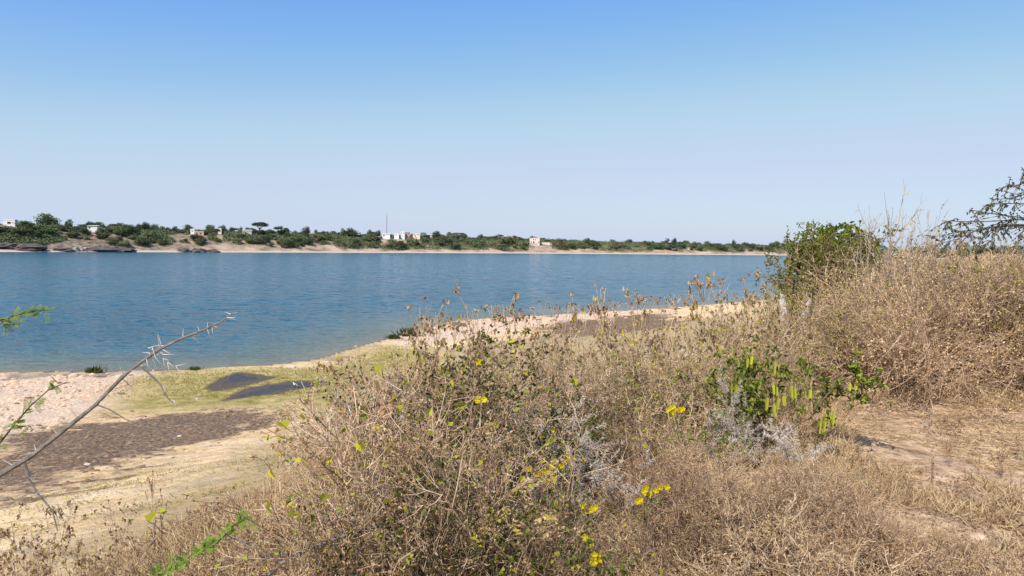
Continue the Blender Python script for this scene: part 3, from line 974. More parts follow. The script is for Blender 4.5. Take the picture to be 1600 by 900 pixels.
# palms among them
pr = empty('palm_tree')
m_ = MB(); tube(m_, [(0, 0, -.05), (.01, 0, .3), (0, .01, .6)], [.04, .03, .025], 5); m_.build('trunk', M['far_trunk'], pr)
m_ = MB()
n = 46; az = rng.uniform(0, 6.28, n); el = rng.uniform(-.3, 1.2, n)
D = np.stack([np.cos(az) * np.cos(el), np.sin(az) * np.cos(el), np.sin(el)], 1)
leaves(m_, np.tile([0, 0, .6], (n, 1)), D, np.tile([0, 0, 1.0], (n, 1)), rng.uniform(.38, .5, n), .06, droop=.35)
m_.build('fronds', M['far_palm'], pr)
for u, vt, w in ((494, 363, 17), (503, 366, 13), (787, 369, 14), (799, 368, 15), (806, 370, 12), (795, 374, 13), (555, 372, 12), (960, 381, 8)):
    x, d, z = far_at(u, .05)
    h = z_for(vt, u, d) - z
    inst(pr, (x, d, z), (w * d / F_PX, w * d / F_PX, max(3, h)), label='pale yellowish palm among the green trees of the far bank', cat='palm tree',
         group='pale palms on the far bank')

# shrubs down the slope
shrub_protos = []
for mt in ('far_green', 'far_olive', 'far_dark', 'far_dry', 'far_green', 'far_olive'):
    mb = MB(); crown_mesh(mb, (0, 0, .42), .52, .50, 14, 620, .085, cl=.40)
    shrub_protos.append(mb.build('shrub', M[mt]))
cnt = 0
while cnt < 285:
    uu = random.uniform(-15, 1290)
    wl_ = np.interp(uu, [0, 1200], [1, .6])
    k = random.choice([random.uniform(.026, .05), random.uniform(.04, .085), random.uniform(.03, .065)])
    if uu < 170: k += .03
    x, d, z = far_at(uu, k)
    if fbm(x * .016, d * .016, 77, 3) < (.28 if uu > 420 else .36) and k < .055:
        continue
    if 315 < uu < 420 and k < .042: continue
    if screens(uu, k, .05): continue
    w = random.uniform(13, 29) * wl_ * d / F_PX
    h = w * random.uniform(.45, .75)
    inst(random.choices(shrub_protos, [4, 4, 3, 1 if uu > 250 else 3, 4, 3])[0], (x, d, z - .3), (w, w, h), label='rounded thorny shrub on the slope of the far bank', cat='shrub',
         group='shrubs on the far bank slope')
    cnt += 1
mb = MB()
n = 200000
U = rng.uniform(-60, 1340, n); K = rng.uniform(.02, .17, n)
Dd = np.interp(U, FAR_U, FAR_D) * (1 + K); Xx = (U - 800) / F_PX * Dd
keep = (fbm(Xx * .02, Dd * .02, 91, 4) > np.interp(K, [.02, .035, .06, .1], [.52, .40, .34, .32]) + np.where(K < .09, np.interp(U, [0, 250, 420], [.15, .07, 0]), 0)) & ~((U > 315) & (U < 420) & (K < .045))
for a_, b_, kh in HWIN: keep &= ~((U > a_) & (U < b_) & (K > kh - .05) & (K < kh + .02))
Xx, Dd = Xx[keep], Dd[keep]; n = len(Xx)
hh = rng.uniform(0, 1, n) ** 1.3 * (1.0 + 4.5 * fbm(Xx * .12, Dd * .12, 93, 2) ** 2)
P = np.stack([Xx, Dd, far_z(Xx, Dd) + hh], 1)
h_ = n // 2
for nm_, a_, b_, mt_, lb_ in (('scrub', 0, h_, 'far_olive', 'low olive scrub covering the slope and top of the far bank'), ('scrub', h_, n, 'far_green', 'low green scrub covering the slope and top of the far bank')):
    mb = MB(); m2 = b_ - a_
    leaves(mb, P[a_:b_], rand_unit(m2), unit(rng.normal(size=(m2, 3)) + [0, -.3, .8]), rng.uniform(.7, 1.6, m2), rng.uniform(.5, 1.0, m2))
    tag(mb.build(nm_, M[mt_]), lb_, 'scrub', kind='stuff')


# mast
x, d, z = far_at(604, .11)
mh = z_for(336, 604, d) - z
mast = empty('radio_mast', (x, d, z)); tag(mast, 'tall thin lattice mast rising above the village on the far bank', 'mast')
m_ = MB()
c3 = [(math.cos(a) * .55, math.sin(a) * .55) for a in (0.3, 2.394, 4.489)]
for cx, cy in c3: tube(m_, [(cx, cy, 0), (cx * .6, cy * .6, mh)], [.16, .11], 4)
P0, P1 = [], []
nb_ = 26
for i in range(nb_):
    s0, s1 = 1 - .4 * i / nb_, 1 - .4 * (i + 1) / nb_
    for q in range(3):
        a, b = c3[q], c3[(q + 1) % 3]
        P0.append((a[0] * s0, a[1] * s0, mh * i / nb_)); P1.append((b[0] * s1, b[1] * s1, mh * (i + 1) / nb_))
        P0.append((a[0] * s0, a[1] * s0, mh * i / nb_)); P1.append((b[0] * s0, b[1] * s0, mh * i / nb_))
segs(m_, P0, P1, .06, .06)
m_.build('lattice', M['steel'], mast)
m_ = MB(); tube(m_, [(0, 0, mh - .5), (0, 0, mh + 3)], [.09, .05], 5); m_.build('antenna', M['steel'], mast)

# rocks at the waterline
for u0, u1, v0, v1, k, mt, lb in (
        (137, 190, 383, 393, .006, 'far_rock', 'long dark rock outcrop at the waterline of the far bank'),
        (160, 207, 386, 393.5, .004, 'far_rock', 'dark rock tail right of the long dark outcrop'),
        (113, 124, 385, 393.5, .003, 'pale_rock', 'pale boulder left of the long dark outcrop'),
        (122, 136, 384.5, 393.5, .004, 'pale_rock', 'larger pale boulder touching the long dark outcrop'),
        (12, 66, 381, 387.5, .02, 'far_rock', 'flat brown rock ledge at the left end of the far bank'),
        (-8, 30, 379, 384, .03, 'far_rock', 'upper brown ledge behind the flat left rock ledge'),
        (84, 116, 386, 392, .01, 'far_rock', 'low brown rock left of the pale boulders'),
        (276, 297, 387.5, 394, .004, 'far_rock', 'dark rock at the foot of the sandy slope'),
        (296, 322, 388, 394, .003, 'far_rock', 'brown rock right of the dark rock at the sandy slope'),
        (320, 342, 389.5, 394, .003, 'far_rock', 'last small brown rock before the sandy beach'),
        (297, 304, 386.5, 390, .006, 'pale_rock', 'small white rock above the dark rocks of the sandy slope')):
    um = (u0 + u1) / 2; x, d, z = far_at(um, k)
    w = (u1 - u0) * d / F_PX / 2; zt = z_for(v0, um, d); zb = z_for(v1, um, d)
    mb = MB(); lump(mb, (0, 0, 0), (w * 1.05, min(w, 9), max(.6, zt - zb)), int(u0) + 50, .45, 2.4)
    mb.build('rock', M[mt], smooth=False).location = (x, d, zb)
    o = COL.objects[-1]; tag(o, lb, 'rock')

# trees on this side, out on the plain to the right
for u, vt, w, d in ((1380, 377, 26, 190), (1402, 380, 20, 170), (1432, 384, 26, 150), (1455, 383, 30, 210), (1478, 380, 24, 160), (1506, 375, 18, 140), (1530, 385, 30, 230), (1556, 386, 30, 260),
                    (1575, 388, 24, 240), (1592, 386, 26, 220), (1620, 386, 30, 240), (1650, 384, 30, 200)):
    x = ray(u, 390).x * d; z = gz(x, d); h = max(3.5, at(u, vt, d).z - z)
    ww = max(w * d / F_PX, h * .7)
    inst(random.choice(far_protos[:4]), (x, d, z), (ww, ww, h), label='grey green tree on the plain behind the dry bushes at right', cat='tree', group='trees on the plain at right')

# ================================================================== plants on the near bank
def grow(S, p, d, L, r, lev, cfg, rg):
    c = cfg[lev]
    n = c['n']
    kids = c.get('kids', 0)
    step = L / n
    pts = [p]
    for i in range(n):
        d = d + np.array([rg.gauss(0, c['wob']), rg.gauss(0, c['wob']), rg.gauss(0, c['wob']) + c.get('up', 0)])
        d = d / np.linalg.norm(d)
        q = p + d * step
        S.append((p, q, r * (1 - .75 * i / n), r * (1 - .75 * (i + 1) / n), lev, i == n - 1))
        p = q; pts.append((q, d, (i + 1) / n))
    if lev + 1 < len(cfg) and kids:
        kn = max(1, int(round(kids * rg.uniform(.7, 1.3))))
        for _ in range(kn):
            t = rg.uniform(c.get('t0', .2), 1.0)
            k = max(1, min(n, int(math.ceil(t * n))))
            q, dd, _t = pts[k]
            q = q - dd * step * rg.random() * .9
            ang = math.radians(rg.gauss(c['ang'], 12)); az = rg.uniform(0, 6.283)
            h = np.cross(dd, [math.sin(az), math.cos(az), .3]); h /= np.linalg.norm(h)
            nd = dd * math.cos(ang) + h * math.sin(ang)
            grow(S, q, nd, L * c['ratio'] * rg.uniform(.6, 1.25) * (1.15 - .55 * t), r * c.get('rr', .5), lev + 1, cfg, rg)


def stems(n, L, r, cfg, seed, spread=(10, 45), base=.12, H=None):
    rg = random.Random(seed)
    S = []
    for i in range(n):
        az = rg.uniform(0, 6.283); tl = math.radians(rg.uniform(*spread))
        b = np.array([rg.gauss(0, base), rg.gauss(0, base), -.03])
        d = np.array([math.cos(az) * math.sin(tl), math.sin(az) * math.sin(tl), math.cos(tl)])
        grow(S, b, d, L * rg.uniform(.7, 1.15), r * rg.uniform(.7, 1.2), 0, cfg, rg)
    k = (H or 1.0) / np.percentile([s[1][2] for s in S], 98)
    return [(s[0] * k, s[1] * k) + s[2:] for s in S]


def seg_arrays(S):
    return (np.array([s[0] for s in S]), np.array([s[1] for s in S]), np.array([s[2] for s in S]), np.array([s[3] for s in S]),
            np.array([s[4] for s in S]), np.array([s[5] for s in S]))


def branches(root, S, mat, name='branches', k=3, rmin=.0016):
    A = seg_arrays(S)
    mb = MB(); segs(mb, A[0], A[1], np.maximum(A[2], rmin), np.maximum(A[3], rmin * .8), k)
    return mb.build(name, mat, root, smooth=True)


def on_twigs(S, n, levmin=1, tips=0.0, zmin=0.0):
    A = seg_arrays(S)
    ok = np.where((A[4] >= levmin) & (A[1][:, 2] > zmin))[0]
    tp = np.where(A[5] & (A[4] >= levmin) & (A[1][:, 2] > zmin))[0]
    nt = int(n * tips)
    i = np.concatenate([rng.choice(ok, n - nt), rng.choice(tp, nt)]) if nt else rng.choice(ok, n)
    t = rng.random(n)[:, None]
    if nt: t[n - nt:] = rng.uniform(.7, 1, (nt, 1))
    P = A[0][i] * (1 - t) + A[1][i] * t
    return P, unit(A[1][i] - A[0][i])


def foliage(root, S, n, L, W, mat, name, levmin=1, tips=.3, hang=0.0, droop=.3, fold=.3, zmin=0.0, shape=(.35, .72), tipw=.62, spread=.9):
    P, D = on_twigs(S, n, levmin, tips, zmin)
    d = unit(D * (1 - spread) + rand_unit(n) * spread + np.array([0, 0, -hang]))
    nn = rand_unit(n) + np.array([0, 0, .6])
    mb = MB(); leaves(mb, P, d, nn, L * rng.uniform(.6, 1.35, n), W * rng.uniform(.7, 1.25, n), fold=fold, droop=droop, shape=shape, tipw=tipw)
    return mb.build(name, mat, root)


CFG_TWIG = [dict(n=7, wob=.13, up=.03, kids=9, ang=42, ratio=.52, rr=.6, t0=.12), dict(n=4, wob=.18, up=.02, kids=5, ang=45, ratio=.5, rr=.6, t0=.15), dict(n=2, wob=.2)]
CFG_STALK = [dict(n=9, wob=.055, up=.05, kids=7, ang=48, ratio=.30, rr=.55, t0=.35), dict(n=3, wob=.14, up=.08, kids=2, ang=40, ratio=.5, rr=.7), dict(n=2, wob=.15)]
CFG_ARCH = [dict(n=9, wob=.12, up=-.045, kids=9, ang=38, ratio=.5, rr=.6, t0=.2), dict(n=4, wob=.17, up=-.03, kids=4, ang=42, ratio=.5, rr=.6), dict(n=2, wob=.2)]
CFG_WHIP = [dict(n=8, wob=.07, up=.05, kids=8, ang=34, ratio=.42, rr=.5, t0=.25), dict(n=3, wob=.14, up=.03, kids=3, ang=45, ratio=.45, rr=.6), dict(n=2, wob=.2)]
CFG_TREE = [dict(n=8, wob=.12, up=.05, kids=9, ang=45, ratio=.55, rr=.5, t0=.25), dict(n=5, wob=.16, up=.04, kids=6, ang=45, ratio=.45, rr=.55, t0=.2), dict(n=3, wob=.2)]

PROTO = {}


def add_proto(kind, root):
    PROTO.setdefault(kind, []).append(root)


for q in range(4):     # leafless twiggy shrub, dry bits on the twigs
    r_ = empty('dry_shrub'); S = stems(11, .80, .0065, CFG_TWIG, 100 + q, (6, 48))
    branches(r_, S, M['twig_tan']); foliage(r_, S, 1300, .020, .011, M['bits_tan'], 'dry_leaves', tips=.35)
    foliage(r_, S, 45, .042, .032, M['leaf_lime'], 'leaves', tips=.7, hang=.4)
    if q % 2: foliage(r_, S, 600, .022, .013, M['bits_olive'], 'leaves', tips=.4)
    add_proto('tan', r_)
for q in range(4):
    r_ = empty('dry_shrub'); S = stems(12, .78, .006, CFG_TWIG, 200 + q, (8, 55))
    branches(r_, S, M['twig_dark']); foliage(r_, S, 1300, .021, .012, M['bits_brown'], 'dry_leaves', tips=.35)
    foliage(r_, S, 50, .052, .042, M['leaf_yellow'], 'leaves', hang=.5, tips=.7)
    add_proto('brown', r_)
for q in range(3):     # tangled mound
    r_ = empty('tangled_shrub'); S = stems(32, 1.25, 0.0046, CFG_ARCH, 300 + q, (5, 62), .2)
    branches(r_, S, M['twig_mid']); foliage(r_, S, 3600, .020, .011, M['bits_tan'], 'dry_leaves', tips=.3)
    add_proto('mound', r_)
for q in range(2):
    r_ = empty('tangled_shrub'); S = stems(24, 1.2, 0.0046, CFG_ARCH, 330 + q, (5, 60), .2)
    branches(r_, S, M['twig_mid']); foliage(r_, S, 3000, .026, .014, M['bits_olive'], 'dry_leaves', tips=.3)
    foliage(r_, S, 500, .030, .02, M['leaf_yellow'], 'leaves', tips=.5)
    add_proto('olive', r_)
for q in range(2):
    r_ = empty('tangled_shrub'); S = stems(26, 1.2, .006, CFG_ARCH, 350 + q, (5, 62), .2)
    branches(r_, S, M['twig_dark']); foliage(r_, S, 1500, .02, .011, M['bits_brown'], 'dry_leaves', tips=.3)
    add_proto('darkmound', r_)
for q in range(5):     # tall dry stalks with seed heads
    r_ = empty('dry_herb'); S = stems(2 if q < 3 else 4, .95, .0050, CFG_STALK, 400 + q, (2, 15), .006)
    branches(r_, S, M['twig_tan'], 'branches', rmin=.0024); P, D = on_twigs(S, 60, 1, 1.0, .45)
    mb = MB(); leaves(mb, P, rand_unit(60), rand_unit(60), rng.uniform(.022, .050, 60), rng.uniform(.015, .036, 60), fold=.4, droop=.4)
    mb.build('seed_heads', M['bits_brown'], r_)  # crumpled dry seed heads at the twig tips
    foliage(r_, S, 70, .026, .016, M['bits_tan'], 'dry_leaves', tips=.4)
    foliage(r_, S, 7, .052, .042, M['leaf_yellow'], 'leaves', hang=.7, tips=.5, zmin=.3)
    add_proto('herb', r_)
for q in range(2):     # dark leafy shrub
    r_ = empty('leafy_shrub'); S = stems(12, .75, .007, CFG_TWIG, 500 + q, (6, 50))
    branches(r_, S, M['twig_dark']); foliage(r_, S, 1900, .030, .019, M['leaf_dark'], 'leaves', tips=.3)
    foliage(r_, S, 900, .02, .011, M['bits_tan'], 'dry_leaves', tips=.4)
    foliage(r_, S, 60, .045, .038, M['leaf_yellow'], 'yellow_leaves', hang=.6, tips=.6)
    add_proto('leafy', r_)
for q in range(3):     # spiny grey plant: whorls of pale spikes round arching stems
    r_ = empty('spiny_plant'); S = stems(9, .85, .006, [dict(n=16, wob=.10, up=-.02, kids=4, ang=45, ratio=.45, rr=.8, t0=.2), dict(n=7, wob=.12)], 600 + q, (5, 60), .12)
    branches(r_, S, M['twig_grey']); A = seg_arrays(S)
    i = np.repeat(np.arange(len(S)), 7); t = rng.random(len(i))[:, None]
    P = A[0][i] * (1 - t) + A[1][i] * t; ax = unit(A[1] - A[0])[i]
    d = unit(np.cross(ax, rand_unit(len(i))) + ax * .35)
    mb = MB(); segs(mb, P, P + d * rng.uniform(.035, .075, (len(i), 1)), .0042, .0008)
    mb.build('spines', M['spike_white'], r_)  # pale spines standing off the stems
    foliage(r_, S, 120, .03, .014, M['leaf_bright'], 'leaves', levmin=0)
    add_proto('spiny', r_)
for q in range(2):     # fresh green herb
    r_ = empty('green_herb'); S = stems(9, .8, .006, CFG_TWIG, 650 + q, (5, 55))
    branches(r_, S, M['twig_dark']); foliage(r_, S, 700, .060, .028, M['leaf_green'], 'leaves', tips=.4, hang=.15)
    add_proto('green', r_)
for q in range(4):     # low dry weed carpet
    r_ = empty('dry_weed'); S = stems(22, .85, .010, CFG_TWIG, 700 + q, (5, 70), .35)
    branches(r_, S, M['twig_tan'] if q % 2 else M['twig_dark'], rmin=.003); foliage(r_, S, 2600, .034, .015, M['bits_tan'] if q % 2 else M['bits_brown'], 'dry_leaves', levmin=0, tips=.3)
    foliage(r_, S, 800, .075, .008, M['straw'], 'foliage', levmin=0, tips=.2, droop=.05)
    add_proto('weed', r_)
for q in range(3):     # thin upright dark weed
    r_ = empty('dark_weed'); S = stems(2, 1.0, .011, [dict(n=8, wob=.05, up=.05, kids=11, ang=40, ratio=.28, rr=.6, t0=.25), dict(n=3, wob=.12, up=.06)], 760 + q, (1, 14), .006)
    branches(r_, S, M['twig_dark'], rmin=.005); foliage(r_, S, 110, .04, .025, M['bits_brown'], 'dry_leaves', tips=.5)
    add_proto('dark', r_)
for q in range(2):     # leafless whips
    r_ = empty('bare_shrub'); S = stems(18, .95, .0105, CFG_WHIP, 800 + q, (2, 38), .15)
    branches(r_, S, M['twig_grey'] if q else M['twig_mid']); foliage(r_, S, 240, .02, .011, M['bits_olive'], 'dry_leaves', tips=.3)
    add_proto('whip', r_)


for q in range(4):     # fine upright straw-pale stems
    r_ = empty('dry_shrub'); S = stems(20, .95, .0048, [dict(n=8, wob=.07, up=.03, kids=6, ang=32, ratio=.36, rr=.6, t0=.25), dict(n=3, wob=.14, up=.05, kids=2, ang=40, ratio=.5, rr=.7), dict(n=2, wob=.15)], 880 + q, (2, 30), .2)
    branches(r_, S, M['twig_tan'] if q != 2 else M['twig_dark'], rmin=.0018); foliage(r_, S, 650, .022, .013, M['bits_tan'], 'dry_leaves', tips=.5)
    foliage(r_, S, 240, .026, .016, M['bits_olive'], 'leaves', tips=.4)
    foliage(r_, S, 40, .040, .030, M['leaf_lime'] if q % 2 else M['leaf_yellow'], 'leaves', tips=.7, hang=.4)
    add_proto('upright', r_)


def vt_far(u):      # skyline of the plants behind
    return np.interp(u, [380, 430, 500, 550, 610, 680, 800, 1000, 1120, 1190, 1235, 1300, 1345, 1380, 1440, 1500, 1600, 1900], [780, 705, 640, 588, 562, 547, 535, 520, 504, 475, 462, 440, 400, 398, 392, 402, 396, 392])


def vt_near(u):
    return np.interp(u, [-300, 0, 150, 320, 400, 450, 520, 580, 640, 700, 760, 850, 950, 1080, 1150, 1250, 1330, 1450, 1600, 1900], [890, 895, 890, 885, 840, 775, 695, 610, 560, 550, 575, 610, 635, 650, 660, 705, 760, 815, 850, 860])


CLEAR = gp([(1318, 655), (1360, 634), (1440, 626), (1600, 645), (2000, 670), (2000, 800), (1600, 760), (1480, 745), (1390, 735), (1340, 715)])
CNT = {}


def put(kind, x, y, H, label, cat, group=None, rz=None, wide=1.0, q=None):
    pl_ = PROTO[kind]
    pr_ = pl_[q] if q is not None else pl_[CNT.get(kind, 0) % len(pl_)]
    CNT[kind] = CNT.get(kind, 0) + 1
    return inst(pr_, (x, y, gz(x, y) - .01), (H * wide, H * wide, H), rz, label, cat, group)


def hmax(x, y, fn, slack=0):
    u, v = to_px((x, y, 7.2))
    return u, at(u, float(fn(u)) - slack, y).z - gz(x, y)


LAB = {
    'upright': ('fine pale upright stems of a dry shrub among others like it in the thicket', 'shrub', 'pale upright shrubs of the thicket'),
    'tan': ('leafless tan shrub of fine twigs among others like it in the thicket', 'shrub', 'tan leafless shrubs of the thicket'),
    'brown': ('dark twigged leafless shrub with a few yellow leaves in the near thicket', 'shrub', 'dark twigged shrubs of the near thicket'),
    'mound': ('tangled straw coloured shrub in the thicket beyond the bare clearing', 'shrub', 'straw coloured tangles beyond the clearing'),
    'olive': ('yellowish olive tangled shrub among the dry shrubs of the thicket', 'shrub', 'yellowish shrubs of the thicket'),
    'darkmound': ('dark brown tangled shrub in the thicket beyond the bare clearing', 'shrub', 'dark tangles beyond the clearing'),
    'herb': ('slender dry stalk with brown seed heads rising from the thicket', 'dry herb', 'dry stalks in the thicket'),
    'weed': ('low crisp dry weed on the ground before the clearing', 'weed', 'low dry weeds on the ground'),
    'dark': ('thin upright dark weed standing on the pale clearing', 'weed', 'thin dark weeds on the clearing'),
    'whip': ('bare upright whippy shrub with long pale shoots in the thicket', 'shrub', 'bare whippy shrubs of the thicket'),
    'leafy': ('dark green small leaved shrub in the near thicket', 'shrub', 'dark leafy shrubs of the near thicket'),
    'green': ('fresh green herb low between the dry weeds', 'green herb', 'green herbs between the weeds'),
    'spiny': ('pale grey spiny plant between the dry weeds', 'spiny plant', 'grey spiny plants between the weeds'),
}
rgp = random.Random(5)


RES = [(1085, 1335, 4.9, 6.3), (915, 1010, 3.9, 4.7), (1130, 1200, 5.0, 5.8), (665, 765, 3.9, 4.7), (840, 940, 3.4, 4.0), (1204, 1274, 6.9, 13), (1275, 1362, 9.3, 13.2), (980, 1050, 3.3, 3.9)]


def reserved(u, y):
    return any(a < u < b and c < y < d for a, b, c, d in RES)


def fill(y0, y1, s0, s1, x0, x1, chooser, fn):
    y = y0
    while y < y1:
        st = s0 + (s1 - s0) * (y - y0) / (y1 - y0)
        x = x0(y)
        while x < x1(y):
            px_, py_ = x + rgp.uniform(-.5, .5) * st, y + rgp.uniform(-.5, .5) * st
            if not in_poly(np.array([px_]), np.array([py_]), CLEAR)[0]:
                u, H = hmax(px_, py_, fn)
                c = None if reserved(u, py_) else chooser(px_, py_, u, H)
                if c:
                    kind, h, wide = c
                    put(kind, px_, py_, h, *LAB[kind], wide=wide)
            x += st
        y += st * .8


def on_plateau(x, y, m=.1):
    e = dist_poly(np.array([x]), np.array([y]), EDGE)[0]
    return in_poly(np.array([x]), np.array([y]), PLATEAU)[0] or e < m


def near_choice(x, y, u, H):
    if not on_plateau(x, y, .55) or H < .07: return None
    if u < 330: return ('tan', min(H, .5) * rgp.uniform(.6, 1), 1.1) if rgp.random() < .5 else None
    if u > 960:
        H = min(H, .42) * rgp.uniform(.6, 1)
        return ('weed', H, rgp.uniform(.9, 1.5))
    if u > 820:
        k = rgp.choices(['brown', 'weed', 'spiny', 'tan', 'green'], [3, 3, 2, 2, .5])[0]
        return (k, min(H, .62) * rgp.uniform(.7, 1), 1.1)
    k = rgp.choices(['brown', 'tan', 'leafy', 'herb', 'whip', 'upright'], [3.0, 3.0, .35 if u > 640 else .03, .9, .5, 3.2])[0]
    return (k, min(H, .95) * rgp.uniform(.72, 1.02), rgp.uniform(.9, 1.25))


def mid_choice(x, y, u, H):
    if not on_plateau(x, y, .7) or H < .12: return None
    if u > 1230: return None
    k = rgp.choices(['tan', 'brown', 'herb', 'olive', 'whip', 'upright'], [2.2, .7, 1.6, .5, .7, 5])[0]
    return (k, min(H, 1.0) * rgp.uniform(.6, 1.0), rgp.uniform(1, 1.3))


def back_choice(x, y, u, H):
    if u < 1215 or not on_plateau(x, y, .5) or H < .25: return None
    if y < 7.6 and u > 1300: return None
    big = u > 1480
    k = rgp.choices(['mound', 'olive', 'darkmound', 'tan', 'whip'], [5, 2.6 if big else 1.2, 3.4 if big else 1.4, 1.5, .15])[0]
    return (k, min(H, 1.75) * rgp.uniform(.74, 1.0), rgp.uniform(.95, 1.25))


fill(3.0, 5.4, .40, .46, lambda y: -.5 * y, lambda y: .8 * y, near_choice, vt_near)
fill(5.4, 8.8, .54, .62, lambda y: -.30 * y, lambda y: .40 * y, mid_choice, vt_far)
fill(7.4, 13.5, .75, 1.0, lambda y: .34 * y, lambda y: .85 * y, back_choice, vt_far)
fill(14, 34, 1.5, 2.4, lambda y: .37 * y, lambda y: .80 * y, back_choice, lambda u: vt_far(u) + 2)

# the stalks that stand out against the river
for u, vt, d in ((628, 505, 5.2), (652, 470, 5.4), (668, 486, 5.6), (690, 470, 5.6), (708, 488, 5.9), (733, 447, 5.7), (752, 480, 6), (776, 472, 6.1), (800, 458, 6.2), (815, 480, 6.4), (828, 462, 6.4), (852, 475, 6.5),
                 (874, 470, 6.6), (890, 458, 6.5), (916, 464, 6.7), (934, 478, 6.9), (947, 446, 6.8), (958, 468, 7), (985, 474, 7.2), (1005, 450, 7), (1022, 464, 7.3), (1037, 470, 7.4), (1052, 458, 7.3), (1074, 440, 7.2),
                 (1094, 424, 7.4), (1110, 436, 7.4), (1127, 440, 7.5), (1148, 452, 7.6), (1165, 436, 7.6), (1180, 458, 7.7), (1197, 424, 7.6), (1210, 440, 7.9)):
    x = ray(u, 500).x * d
    H = at(u, vt, d).z - gz(x, d)
    put('herb', x, d, H * .98, 'dry stalk with seed heads standing out against the blue river', 'dry herb', 'dry stalks against the river', wide=.55 + .25 * random.random())
# sparse stalks on the slope at lower left
rs = random.Random(8)
more = [(rs.uniform(-60, 430), rs.uniform(835, 890), rs.uniform(3.0, 4.2)) for _ in range(26)]
for u, vt, d in ((-20, 840, 3.4), (28, 790, 3.4), (75, 785, 3.6), (107, 790, 3.7), (150, 838, 3.6), (188, 780, 3.6), (207, 830, 3.5), (300, 790, 3.6), (318, 830, 3.5), (340, 800, 3.9), (375, 800, 3.7),
                 (120, 850, 3.2), (60, 850, 3.1), (270, 840, 3.3), (400, 760, 4), (440, 640, 4.6), (470, 655, 4.4), (500, 560, 5), (535, 590, 4.8), (580, 560, 5.1), *more):
    x = ray(u, 850).x * d
    H = at(u, vt, d).z - gz(x, d)
    if H > .15:
        put('herb', x, d, H, 'sparse dry herb with curled leaves on the slope at lower left', 'dry herb', 'sparse dry herbs on the lower left slope', wide=.8)
x = ray(248, 850).x * 3.5
put('dark', x, 3.5, at(245, 738, 3.5).z - gz(x, 3.5), 'single straight dark stalk with a forked head before the sandy slope', 'dry herb', wide=.35, q=0)
for u, vt, d in ((1345, 690, 5.1), (1388, 722, 4.9), (1455, 700, 5.0), (1480, 672, 5.4), (1500, 735, 4.6), (1525, 705, 5.2), (1562, 690, 5.2), (1585, 668, 5.6), (1590, 735, 4.7), (1420, 745, 4.6), (1348, 735, 4.4), (1460, 790, 4.2), (1545, 800, 4.2)):
    x = ray(u, 800).x * d
    H = at(u, vt, d).z - gz(x, d)
    put('dark', x, d, max(.2, H), *LAB['dark'], wide=.8)

# named plants of the thicket
def place(kind, u, vtop, d, label, cat, wide=1.0, q=None, group=None):
    x = ray(u, 600).x * d
    H = at(u, vtop, d).z - gz(x, d)
    return put(kind, x, d, H, label, cat, group, wide=wide, q=q)


place('leafy', 725, 540, 4.3, 'largest dark green shrub with yellow heart shaped leaves in the thicket', 'shrub', 1.0, 0)
place('leafy', 640, 560, 5.0, 'dark leafy shrub left of the largest dark green one', 'shrub', .8, 1)
place('spiny', 955, 690, 4.5, 'grey spiny plant left of the leafy pod shrub', 'spiny plant', 1.0, 0)
place('spiny', 985, 735, 4.2, 'grey spiny plant below the other one left of the pod shrub', 'spiny plant', 1.1, 1)
place('spiny', 1160, 595, 5.6, 'tall grey spiny plant rising in front of the leafy pod shrub', 'spiny plant', .6, 2)
place('spiny', 1175, 650, 5.3, 'short grey spiny plant at the foot of the leafy pod shrub', 'spiny plant', 1.2, 0)
place('spiny', 1010, 830, 3.7, 'grey spiny plant at the bottom middle of the thicket', 'spiny plant', 1.3, 1)
place('spiny', 960, 850, 3.6, 'spiny grey plant at the lower edge beside yellow flowers', 'spiny plant', 1.3, 2)
place('spiny', 1245, 665, 5.2, 'grey spiny plant under the hanging yellow pods', 'spiny plant', 1.2, 1)
place('green', 1095, 655, 5.2, 'fresh green herb left of the tall spiny plant', 'green herb', 1.2, 0)
place('green', 935, 655, 5.0, 'small green herb below the pale twigs in the middle', 'green herb', .8, 1)
place('green', 890, 775, 3.9, 'green herb under the bright yellow flowers', 'green herb', 1.2, 0)
place('green', 830, 800, 3.8, 'green herb left of the yellow flowers at the bottom', 'green herb', 1.2, 1)
place('green', 1385, 452, 9.2, 'green leafy sprig poking out of the straw coloured tangle', 'green herb', .25, 0)
place('whip', 1398, 326, 9.6, 'bare grey whips rising above the straw coloured tangle', 'shrub', .55, 1)
place('whip', 1440, 352, 10, 'bare tan whips at the right of the grey ones on the skyline', 'shrub', .5, 0)
place('mound', 1392, 405, 9.0, 'tallest straw coloured tangle right of the green tree', 'shrub', .75, 0)
place('mound', 1430, 420, 8.8, 'broad straw coloured tangle directly behind the clearing', 'shrub', 1.0, 1)
place('darkmound', 1340, 500, 8.2, 'dark brown tangle at the left end of the clearing', 'shrub', 1.1, 0)
place('olive', 1545, 415, 8.8, 'yellow green shrub at the right edge behind the clearing', 'shrub', .9, 0)
place('olive', 1500, 385, 12.5, 'olive bush under the overhanging tree branches', 'shrub', .7, 1)
place('darkmound', 1480, 452, 8.6, 'dark purplish tangle behind the right of the clearing', 'shrub', .8, 1)

